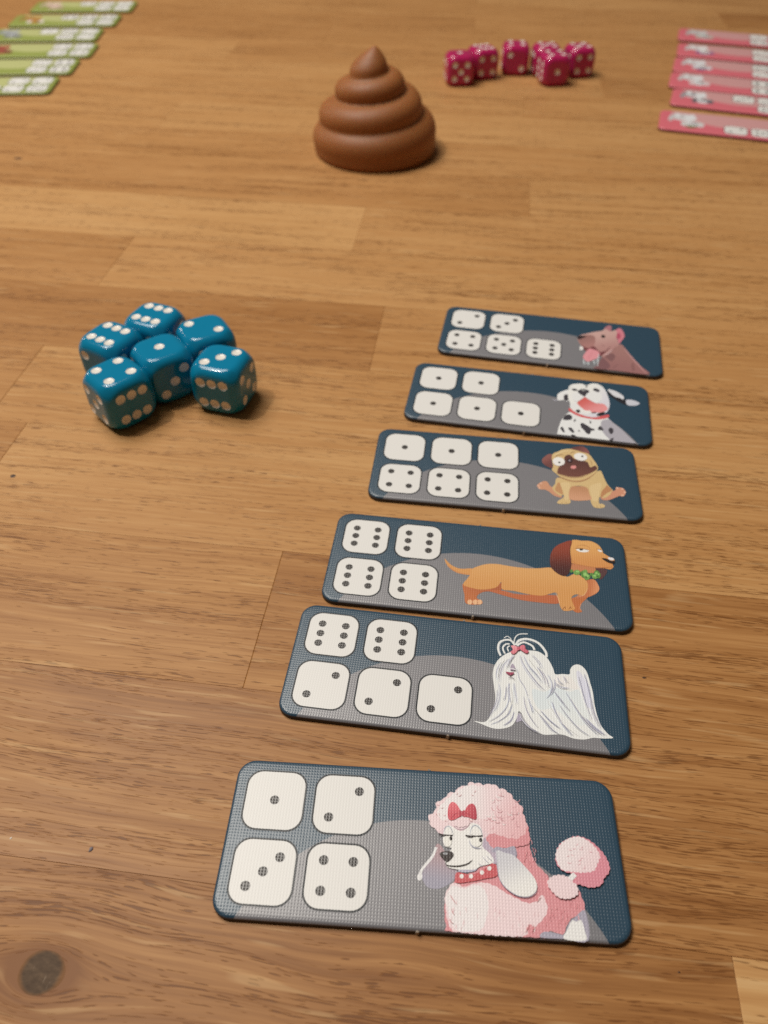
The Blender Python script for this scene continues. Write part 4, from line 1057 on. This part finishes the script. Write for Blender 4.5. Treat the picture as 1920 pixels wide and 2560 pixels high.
def picture(root, items, name='dog_picture', z0=0.024, dz=0.0025):
    vs, fs, cols = [], [], []
    rr = random.Random(3)
    for layer, (kind, col, flat, ex) in enumerate(items):
        pts = [(flat[i] / 100.0, flat[i + 1] / 100.0) for i in range(0, len(flat), 2)]
        z = z0 + dz * layer
        grad = None
        if kind == 'P':
            poly = crom(pts, 4); grad = ex
        elif kind == 'Q': poly = pts
        elif kind == 'S':
            n, h = ex[0], ex[1]
            if len(ex) > 2: grad = ex[2:]
            base = crom(pts, 5)
            area2 = sum(base[i][0] * base[(i + 1) % len(base)][1] - base[(i + 1) % len(base)][0] * base[i][1] for i in range(len(base)))
            sg = 1 if area2 < 0 else -1
            b2 = resample(base, n * 5)
            poly = []
            for i, p in enumerate(b2):
                a, c = b2[i - 1], b2[(i + 1) % len(b2)]
                tx, ty = c[0] - a[0], c[1] - a[1]
                l = math.hypot(tx, ty) or 1
                f = math.sin(math.pi * ((i % 5) / 5.0)) * h * (0.75 + 0.5 * rr.random())
                poly.append((p[0] - ty / l * f * sg, p[1] + tx / l * f * sg))
        else:
            w, tap = ex
            c = crom(pts, 4, False)
            lft, rgt = [], []
            for i, p in enumerate(c):
                a, b = c[max(i - 1, 0)], c[min(i + 1, len(c) - 1)]
                tx, ty = b[0] - a[0], b[1] - a[1]
                l = math.hypot(tx, ty) or 1
                t = i / (len(c) - 1)
                ww = w * 0.5 * ((0.15 + 0.85 * math.sin(math.pi * min(1, t * 1.02 + .02)) ** 0.7) if tap else 1.0)
                lft.append((p[0] - ty / l * ww, p[1] + tx / l * ww)); rgt.append((p[0] + ty / l * ww, p[1] - tx / l * ww))
            k = len(vs)
            n = len(c)
            for p in lft + rgt: vs.append((p[0] * MM, p[1] * MM, z * MM)); cols.append(ink(col))
            for i in range(n - 1): fs.append((k + i, k + i + 1, k + n + i + 1, k + n + i))
            continue
        k = len(vs)
        ca = ink(col)
        cb = ink(grad[0]) if grad else None
        for p in poly:
            vs.append((p[0] * MM, p[1] * MM, z * MM))
            if cb:
                ax, ay, bx, by = grad[1]
                dx, dy = bx - ax, by - ay
                t = ((p[0] - ax) * dx + (p[1] - ay) * dy) / (dx * dx + dy * dy)
                t = min(1, max(0, t))
                cols.append(tuple(u + (v_ - u) * t for u, v_ in zip(ca, cb)))
            else: cols.append(ca)
        if cb and cdt_fill(poly, k, vs, fs, cols, ca, cb, grad[1], z): continue
        for tri in tessellate_polygon([[Vector((p[0], p[1], 0)) for p in poly]]):
            a, b, c = (poly[i] for i in tri)
            cr = (b[0] - a[0]) * (c[1] - a[1]) - (c[0] - a[0]) * (b[1] - a[1])
            if abs(cr) < 1e-9: continue
            fs.append(tuple(k + i for i in (tri if cr > 0 else tri[::-1])))
    me = mesh(name, vs, fs, [M_ART])
    att = me.color_attributes.new('ink', 'FLOAT_COLOR', 'POINT')
    att.data.foreach_set('color', [c for q in cols for c in q])
    o = obj(name, me, root)
    o.location = (0, 0, TH * MM)
    return o
def nub(root, x, y, seed):
    rr = random.Random(seed)
    pts = []
    n = 9
    for k in range(n):
        t = 2 * math.pi * k / n
        pts.append((.42 * math.cos(t) * rr.uniform(.6, 1.2), .22 * math.sin(t) * rr.uniform(.6, 1.2)))
    vs = [(px * MM, py * MM, .25 * MM) for px, py in pts] + [(px * .85 * MM, py * .85 * MM, (1.25 + rr.uniform(0, .35)) * MM) for px, py in pts] + [(0, 0, 1.5 * MM)]
    fs = [(k, (k + 1) % n, n + (k + 1) % n, n + k) for k in range(n)] + [(n + k, n + (k + 1) % n, 2 * n) for k in range(n)]
    o = obj('punch_nub', mesh('punch_nub', vs, fs, [M_NUB], smooth=False), root)
    o.location = (x * MM, y * MM, 0)
def tile(name, label, group, x, y, deg, print_m, core_m, rows, art, z=0.0):
    t = empty(name, (x * MM, y * MM, z * MM), R(deg))
    tag(t, label, 'game tile', group)
    obj('board', board_mesh(print_m, core_m), t)
    add_symbols(t, rows)
    pic = picture(t, art)
    rr = int(abs(x) * 10 + y)
    nub(t, -.5 + (rr % 7) * .1, -15.25, rr)
    nub(t, .3 + (rr % 5) * .2, 15.22, rr + 1)
    return t
G = 'navy dog tiles laid in a column'
tile('dog_tile', 'navy tile picturing a pink poodle, nearest to the viewer', G, 7.69, 57.65, -3.2, M_NAVY, M_NAVY_CORE, [[1, 2], [3, 4]], ART['poodle'])
tile('dog_tile', 'navy tile picturing a long haired white dog with a pink bow', G, 16.38, 95.63, -7.26, M_NAVY, M_NAVY_CORE, [[6, 6], [2, 2, 2]], ART['maltese'])
tile('dog_tile', 'navy tile picturing an orange dachshund with a green bead collar', G, 23.80, 127.12, -6.98, M_NAVY, M_NAVY_CORE, [[6, 6], [6, 6]], ART['dachs'])
tile('dog_tile', 'navy tile picturing a tan pug with bulging white eyes', G, 34.56, 163.45, -6.66, M_NAVY, M_NAVY_CORE, [[1, 1, 1], [4, 4, 4]], ART['pug'])
tile('dog_tile', 'navy tile picturing a laughing spotted dalmatian with a red collar', G, 45.55, 196.5, -10.1, M_NAVY, M_NAVY_CORE, [[1, 1], [1, 1, 1]], ART['dalm'])
tile('dog_tile', 'navy tile picturing a drooling brownish pink dog, farthest of the navy column', G, 57.75, 232.22, -10.88, M_NAVY, M_NAVY_CORE, [[2, 3], [4, 5, 6]], ART['pink'])

# the far players' tiles, turned round to face the other side; their pictures are plain dogs
def plain_dog(cx, cy, fur, shade, extra, hat=None, s=1.0):
    def el(col, x, y, rx, ry, n=12):
        f = []
        for k in range(n):
            t = 2 * math.pi * k / n
            f += [int((cx + (x + rx * math.cos(t)) * s) * 100), int((cy + (y + ry * math.sin(t)) * s) * 100)]
        return ('P', col, f, None)
    it = [el(fur, 1.5, -6.5, 7.2, 5.2), el(shade, 4.5, -7.5, 4.2, 4.0), el(fur, -3.2, -9, 1.6, 3.6), el(fur, 4.6, -9.2, 1.6, 3.4),
          el(shade, 8.2, -2.5, 1.3, 3.6), el(fur, -3.5, 2.5, 5.0, 4.6), el(extra, -7.8, 3.0, 1.9, 3.6), el(extra, .8, 3.2, 1.8, 3.8),
          el(shade, -4.2, .6, 2.6, 2.0), el(0x2a2220, -4.6, 1.3, 1.0, .7), el(0x2a2220, -5.4, 3.6, .55, .6), el(0x2a2220, -2.2, 3.6, .55, .6)]
    if hat: it += [el(hat, -3.2, 6.6, 3.4, 1.5), el(hat, -2.6, 7.9, 1.9, 1.4)]
    return it
WH, LW = 0xdcd6ce, 0xc4b8b0
GP = 'pink dog tiles fanned in a column at the far right'
PINKS = [
 (145.7, 436.8, -16.6, [[2, 5, 2], [6]], (WH, LW, 0xcfc6bc, 0x7d7a52), 'pink tile nearest in the pink column, its white dog in an olive cap'),
 (161.6, 474.8, -18.6, [[5, 5], [3, 3, 3]], (WH, 0x9a8f8c, 0x6e6566, None), 'pink tile second from the front of the pink column, picturing a grey and white dog'),
 (168.8, 506.4, -18.2, [[1, 6], [1, 6]], (WH, LW, 0xd8c0b8, None), 'pink tile third from the front of the pink column, picturing a pale cream dog'),
 (179.3, 537.3, -18.2, [[4, 2], [5, 5]], (WH, LW, 0xd0c8c4, 0x7b4a72), 'pink tile with a white dog in a purple cap, fourth from the front'),
 (190.3, 569.2, -17.0, [[3, 3], [2, 2]], (0xe4dcd8, LW, 0x9c6a86, 0xa0607c), 'pink tile with a white dog under a mauve cap, fifth from the front'),
 (200.7, 606.2, -17.0, [[6, 4], [1, 1]], (0xc9c3b8, 0xb0aaa0, 0xb8ae9c, None), 'pink tile with a dull white dog, farthest in the pink column')]
for i, (bx, by, dg, rows, dog, lab) in enumerate(PINKS):
    a = R(dg)
    cx = bx + 38 * math.cos(a) - 15.2 * math.sin(a)
    cy = by + 38 * math.sin(a) + 15.2 * math.cos(a)
    tile('dog_tile', lab, GP, cx, cy, dg + 180, M_PINK, M_PINK_CORE, rows, plain_dog(24, 1.0, *dog))
GG = 'green dog tiles fanned in a column at the far left'
GREENS = [
 (-197.0, 486.5, 4.0, [[5, 2, 3], [2, 2]], (0xb9b4a4, 0x9a9284, 0x8f8676, None), 'green tile nearest in the green column, lying just left of bare wood'),
 (-194.8, 522.5, 3.5, [[6, 3], [6, 3]], (0xa8a070, 0x8c8458, 0x7e764c, None), 'green tile second from the front of the green column, picturing an olive dog'),
 (-192.5, 557.5, 3.2, [[4, 4], [4, 4]], (0xa0503c, 0x8a4434, 0x783a2c, None), 'green tile with a rust red dog, third from the front of the green column'),
 (-198.5, 594.0, 3.0, [[2, 5], [2, 5, 1]], (0xa6a49c, 0x8e8c88, 0x7e7c78, None), 'green tile with a grey dog, fourth from the front of the green column'),
 (-195.0, 631.5, 3.0, [[3, 3], [6, 6, 6]], (0xb88442, 0x9c6c38, 0xe0cdbf, None), 'green tile with a ginger dog with pale ears, fifth from the front'),
 (-192.5, 671.5, 3.0, [[1, 4], [1, 4, 4]], (0xd8b8a0, 0xc0a088, 0xb89880, None), 'green tile with a pale tan dog, farthest in the green column')]
for i, (bx, by, dg, rows, dog, lab) in enumerate(GREENS):
    a = R(dg)
    cx = bx - 38 * math.cos(a) - 15.2 * math.sin(a)
    cy = by - 38 * math.sin(a) + 15.2 * math.cos(a)
    tile('dog_tile', lab, GG, cx, cy, dg + 180, M_GREEN, M_GREEN_CORE, rows, plain_dog(24, 1.0, *dog))

# ------------------------------------------------------------------ dice
DS, DR, PK, PR, PDEP = 16.4, 2.9, 3.68, 1.58, 0.32
FACES = {'T': ((1, 0, 0), (0, 1, 0), (0, 0, 1)), 'D': ((1, 0, 0), (0, -1, 0), (0, 0, -1)), 'F': ((1, 0, 0), (0, 0, 1), (0, -1, 0)),
         'B': ((-1, 0, 0), (0, 0, 1), (0, 1, 0)), 'R': ((0, 1, 0), (0, 0, 1), (1, 0, 0)), 'L': ((0, -1, 0), (0, 0, 1), (-1, 0, 0))}
DP = {'1': [(0, 0)], '2': [(-1, 1), (1, -1)], '2f': [(-1, -1), (1, 1)], '3': [(-1, 1), (0, 0), (1, -1)], '3f': [(-1, -1), (0, 0), (1, 1)],
      '4': [(-1, -1), (1, -1), (1, 1), (-1, 1)], '5': [(-1, -1), (1, -1), (1, 1), (-1, 1), (0, 0)],
      '6': [(-1, -1), (0, -1), (1, -1), (-1, 1), (0, 1), (1, 1)], '6f': [(-1, -1), (-1, 0), (-1, 1), (1, -1), (1, 0), (1, 1)]}
NP = 20
def rounded(p):
    """the die's body is a cube cut by a ball: corners end on the ball"""
    r = p.length
    if r < 9.0: return p
    k, RS = 0.25, 11.15
    t = (r - RS) / k
    sp = k * (t if t > 30 else math.log1p(math.exp(t)))
    return p * ((r - sp) / r)
_pips = {}
def pip_mesh(px, py):
    key = (px, py)
    if key in _pips: return _pips[key]
    vs, fs = [], []
    for f, z in [(1.0, 0.0), (0.93, -.09), (.72, -.19), (.45, -.27), (.2, -.31)]:
        for k in range(NP):
            x, y = px * PK + PR * f * math.cos(2 * math.pi * k / NP), py * PK + PR * f * math.sin(2 * math.pi * k / NP)
            q = rounded(Vector((x, y, DS / 2)))
            vs.append(((q.x - px * PK) * MM, (q.y - py * PK) * MM, (q.z - DS / 2 + z + .004) * MM))
    for r_ in range(4):
        for k in range(NP): fs.append((r_ * NP + k, r_ * NP + (k + 1) % NP, (r_ + 1) * NP + (k + 1) % NP, (r_ + 1) * NP + k))
    fs.append(tuple(4 * NP + k for k in range(NP)))
    _pips[key] = mesh('pip', vs, fs, [M_PIPW], smooth=True)
    return _pips[key]
def die_mesh(faces, mat):
    bm = bmesh.new()
    c = DS / 2 - DR
    K = 6
    def V(p):
        p = rounded(Vector(p))
        return bm.verts.new((p[0] * MM, p[1] * MM, p[2] * MM))
    NG = 12
    for key, (u, v, n) in FACES.items():
        u, v, n = Vector(u), Vector(v), Vector(n)
        ctr = n * (DS / 2)
        side = [-c + 2 * c * k / NG for k in range(NG)]
        outer = [Vector((t, -c)) for t in side] + [Vector((c, t)) for t in side] + [Vector((-t, c)) for t in side] + [Vector((-c, -t)) for t in side]
        pts = list(outer)
        loops = [list(range(len(outer)))]
        for px, py in DP[faces[key]]:
            s = len(pts)
            pts += [Vector((px * PK + PR * math.cos(2 * math.pi * k / NP), py * PK + PR * math.sin(2 * math.pi * k / NP))) for k in range(NP)]
            loops.append(list(range(s, s + NP)))
        for gx in range(1, NG):
            for gy in range(1, NG):
                p = Vector((-c + 2 * c * gx / NG, -c + 2 * c * gy / NG))
                if all((p - Vector((px * PK, py * PK))).length > PR + .2 for px, py in DP[faces[key]]): pts.append(p)
        ov, oe, of, _, _, _ = delaunay_2d_cdt(pts, [], loops, 2, 1e-6)
        bvs = [V(ctr + u * p.x + v * p.y) for p in ov]
        for f in of:
            p0, p1, p2 = (ov[i] for i in f[:3])
            cen = (p0 + p1 + p2) / 3
            if any((cen - Vector((px * PK, py * PK))).length < PR * .97 for px, py in DP[faces[key]]): continue
            ccw = (p1.x - p0.x) * (p2.y - p0.y) - (p2.x - p0.x) * (p1.y - p0.y) > 0
            try: bm.faces.new([bvs[i] for i in (f if ccw else f[::-1])])
            except ValueError: pass
    def patch(grid):
        rows = [[V(p) for p in row] for row in grid]
        for i in range(len(rows) - 1):
            for j in range(len(rows[0]) - 1):
                bm.faces.new([rows[i][j], rows[i][j + 1], rows[i + 1][j + 1], rows[i + 1][j]])
    ax = [Vector((1, 0, 0)), Vector((0, 1, 0)), Vector((0, 0, 1))]
    for e in range(3):
        p, q, r_ = ax[e], ax[(e + 1) % 3], ax[(e + 2) % 3]
        for s1 in (-1, 1):
            for s2 in (-1, 1):
                patch([[p * (-c + 2 * c * m / NG) + q * s1 * (c + DR * math.cos(math.pi / 2 * k / K)) + r_ * s2 * (c + DR * math.sin(math.pi / 2 * k / K)) for k in range(K + 1)] for m in range(NG + 1)])
    for sx in (-1, 1):
        for sy in (-1, 1):
            for sz in (-1, 1):
                grid = []
                for i in range(K + 1):
                    th = math.pi / 2 * i / K
                    grid.append([Vector((sx * (c + DR * math.cos(th) * math.cos(math.pi / 2 * k / K)), sy * (c + DR * math.cos(th) * math.sin(math.pi / 2 * k / K)), sz * (c + DR * math.sin(th)))) for k in range(K + 1)])
                patch(grid)
    bmesh.ops.remove_doubles(bm, verts=bm.verts, dist=2e-6)
    bmesh.ops.dissolve_degenerate(bm, edges=bm.edges, dist=1e-6)
    for f in bm.faces:
        f.smooth = True
        f.normal_update()
        if f.normal.dot(f.calc_center_median()) < 0: f.normal_flip()
    me = bpy.data.meshes.new('die_body')
    bm.to_mesh(me); bm.free()
    me.materials.append(mat)
    return me
def die(name, label, group, x, y, deg, faces, mat, z=0.0):
    d = empty(name, (x * MM, y * MM, z * MM), R(deg))
    tag(d, label, 'die', group)
    b = obj('body', die_mesh(faces, mat), d)
    b.location = (0, 0, DS / 2 * MM)
    for key, (u, v, n) in FACES.items():
        if key == 'D': continue
        m = Matrix((u, v, n)).transposed().to_4x4()
        for px, py in DP[faces[key]]:
            p = obj('pip', pip_mesh(px, py), d)
            pos = Vector(n) * (DS / 2) + Vector(u) * px * PK + Vector(v) * py * PK
            p.matrix_local = Matrix.Translation((pos + Vector((0, 0, DS / 2))) * MM) @ m
    return d
def F(t, f, r, b=None, l=None, d=None): return dict(T=t, F=f, R=r, L=l or '2', B=b or '3', D=d or '1')
GB = 'blue dice huddled together'
die('blue_die', 'blue die showing four on top, front left of the huddle', GB, -81.15, 190.60, 44.5, F('4', '6', '2', '1', '5', '3'), M_BLUE)
die('blue_die', 'blue die showing one on top, in the middle of the blue huddle', GB, -70.20, 203.55, 35.7, F('1', '3f', '2', '4', '5', '6'), M_BLUE)
die('blue_die', 'blue die showing three on top, front right of the huddle', GB, -50.30, 198.10, -16.0, F('3f', '6', '5', '1', '2', '4'), M_BLUE)
die('blue_die', 'blue die showing six on top, at the left edge of the huddle', GB, -87.80, 210.55, 61.5, F('6f', '4', '5', '3', '2', '1'), M_BLUE)
die('blue_die', 'blue die showing six on top, farthest back in the blue huddle', GB, -76.55, 222.70, -22.1, F('6', '4', '5', '3', '2', '1'), M_BLUE)
die('blue_die', 'blue die showing two on top, beside the dice showing one and three', GB, -58.40, 215.20, 29.3, F('2', '3', '6', '4', '1', '5'), M_BLUE)
GR = 'crimson dice scattered behind the toy'
die('crimson_die', 'crimson die with a single pip on top and five facing front', GR, 43.2, 515.2, 5, F('1', '5', '3', '2', '4', '6'), M_RED)
die('crimson_die', 'crimson die with six pips on top, behind the die that faces five', GR, 58.2, 527.6, 18, F('6', '4', '5', '3', '2', '1'), M_RED)
die('crimson_die', 'crimson die standing clear in the middle of the crimson scatter', GR, 79.4, 536.5, -3, F('4', '2', '1', '5', '6', '3'), M_RED)
die('crimson_die', 'crimson die with four on top and one pip facing front', GR, 100.2, 516.3, 9, F('4', '1', '2', '6', '6f', '3'), M_RED)
die('crimson_die', 'crimson die turned cornerwise, rightmost of the crimson dice', GR, 118.0, 532.5, 14, F('5', '4', '6', '3', '6f', '2'), M_RED)
die('crimson_die', 'crimson die mostly hidden behind the die showing one pip', GR, 97.8, 533.2, 4, F('5', '3', '1', '4', '6', '2'), M_RED)

# ------------------------------------------------------------------ the brown swirl
def swirl():
    # control: turn angle (deg), distance of the coil's centre line from the axis, its height, its thickness (radii across / up)
    ctl = [(-40, 22.0, 6.0, 8.8, 7.6), (90, 22.2, 6.6, 9.0, 8.0), (180, 22.3, 6.9, 9.0, 7.9), (270, 22.2, 8.0, 9.0, 8.6), (360, 22.0, 10.0, 8.9, 9.6), (450, 20.6, 13.4, 8.8, 8.6),
           (540, 19.2, 16.6, 8.7, 7.4), (630, 17.4, 19.2, 8.5, 7.2), (720, 15.2, 22.2, 8.2, 7.2), (810, 13.4, 25.0, 7.9, 6.8), (900, 11.9, 27.6, 7.7, 6.4),
           (990, 9.8, 29.6, 7.3, 6.1), (1080, 7.8, 31.6, 6.9, 6.0), (1150, 5.4, 33.0, 6.7, 5.6), (1220, 3.6, 34.4, 6.4, 5.0), (1290, 2.2, 35.6, 5.9, 4.6)]
    def at(t):
        for a, b in zip(ctl, ctl[1:]):
            if a[0] <= t <= b[0]:
                f = (t - a[0]) / (b[0] - a[0])
                return [p + (q - p) * f for p, q in zip(a[1:], b[1:])]
        return list(ctl[-1][1:])
    vs, fs = [], []
    NS = 22
    ts = [-40 + 6 * k for k in range(int((1290 + 40) / 6) + 1)]
    for t in ts:
        rc, z, ra, rz = at(t)
        e = max(.25, min(1, (t + 40) / 40 + .3))
        a = R(t)
        for k in range(NS):
            q = 2 * math.pi * k / NS
            rr_ = rc + ra * e * math.cos(q); zz = max(0.0, z + rz * e * math.sin(q))
            vs.append((rr_ * math.cos(a), rr_ * math.sin(a), zz))
    n = len(ts)
    for i in range(n - 1):
        for k in range(NS):
            fs.append((i * NS + k, (i + 1) * NS + k, (i + 1) * NS + (k + 1) % NS, i * NS + (k + 1) % NS))
    fs.append(tuple(range(NS))); fs.append(tuple(reversed(range((n - 1) * NS, n * NS))))
    # solid core, foot and tip as surfaces of revolution
    def rev(prof, cx=0.0, lean=(0, 0)):
        k0 = len(vs); m = 40
        for r_, z in prof:
            for k in range(m):
                a = 2 * math.pi * k / m
                vs.append((cx + lean[0] * z + r_ * math.cos(a), lean[1] * z + r_ * math.sin(a), z))
        for i in range(len(prof) - 1):
            for k in range(m): fs.append((k0 + i * m + k, k0 + i * m + (k + 1) % m, k0 + (i + 1) * m + (k + 1) % m, k0 + (i + 1) * m + k))
        fs.append(tuple(reversed(range(k0, k0 + m)))); fs.append(tuple(range(k0 + (len(prof) - 1) * m, k0 + len(prof) * m)))
    rev([(29.6, 0), (30.6, 1.0), (30.8, 5.0), (28.0, 8), (22, 14), (17, 21), (11, 29), (5, 34)])
    k0 = len(vs); m = 32
    prof = [(4.0, 30.5), (7.2, 32.4), (8.6, 34.8), (9.1, 37.0), (8.8, 39.0), (7.5, 41.2), (5.6, 43.2), (3.6, 45.0), (2.1, 46.1), (1.1, 47.0), (.4, 47.4)]
    for r_, z in prof:
        s = (z - 30.5) / 17.0
        ox = -4.4 + 3.2 * s + 1.6 * s * s; oy = -2.4 + 2.6 * s
        for k in range(m):
            a = 2 * math.pi * k / m
            vs.append((ox + r_ * math.cos(a), oy + r_ * math.sin(a), z))
    for i in range(len(prof) - 1):
        for k in range(m): fs.append((k0 + i * m + k, k0 + i * m + (k + 1) % m, k0 + (i + 1) * m + (k + 1) % m, k0 + (i + 1) * m + k))
    fs.append(tuple(reversed(range(k0, k0 + m)))); fs.append(tuple(range(k0 + (len(prof) - 1) * m, k0 + len(prof) * m)))
    me = mesh('toy_poop', [tuple(c * MM for c in v) for v in vs], fs, [M_POOP])
    o = bpy.data.objects.new('toy_poop', me)
    COL.objects.link(o)
    rm = o.modifiers.new('r', 'REMESH'); rm.mode = 'VOXEL'; rm.voxel_size = 0.00055; rm.use_smooth_shade = True
    sm = o.modifiers.new('s', 'SMOOTH'); sm.factor = 0.5; sm.iterations = 26
    dg = bpy.context.evaluated_depsgraph_get()
    out = bpy.data.meshes.new_from_object(o.evaluated_get(dg))
    out.name = 'toy_poop'
    o.modifiers.clear()
    o.data = out
    out.materials.clear(); out.materials.append(M_POOP)
    out.polygons.foreach_set('use_smooth', [True] * len(out.polygons))
    o.location = (-6.0 * MM, 408.0 * MM, 0)
    tag(o, 'brown rubber toy poop coiled to a pointed tip, standing on the table', 'toy')
swirl()

# ------------------------------------------------------------------ a crumb on the wood
def crumb(x, y, s, mat, label, name='crumb'):
    rr = random.Random(int(x * 31 + y))
    bm = bmesh.new()
    bmesh.ops.create_icosphere(bm, subdivisions=2, radius=1)
    for v in bm.verts:
        v.co *= rr.uniform(.7, 1.2)
        v.co = Vector((v.co.x * s * .8, v.co.y * s * 1.2, max(-.3, v.co.z) * s * .5)) * MM
    me = bpy.data.meshes.new(name); bm.to_mesh(me); bm.free()
    me.materials.append(mat)
    o = obj(name, me)
    o.location = (x * MM, y * MM, s * .15 * MM)
    o.rotation_euler = (0, 0, -.5)
    tag(o, label, 'crumb')
M_CR = plastic('grey_fluff', (0.20, 0.17, 0.19, 1), .7, grain=2500)
crumb(-72.0, 58.9, .2, M_PIPW, 'minute white fleck shining on the wood at far left', 'dust_fleck')
crumb(-55.9, 56.9, .45, M_CR, 'tiny grey lilac crumb lying on bare wood left of the poodle tile')
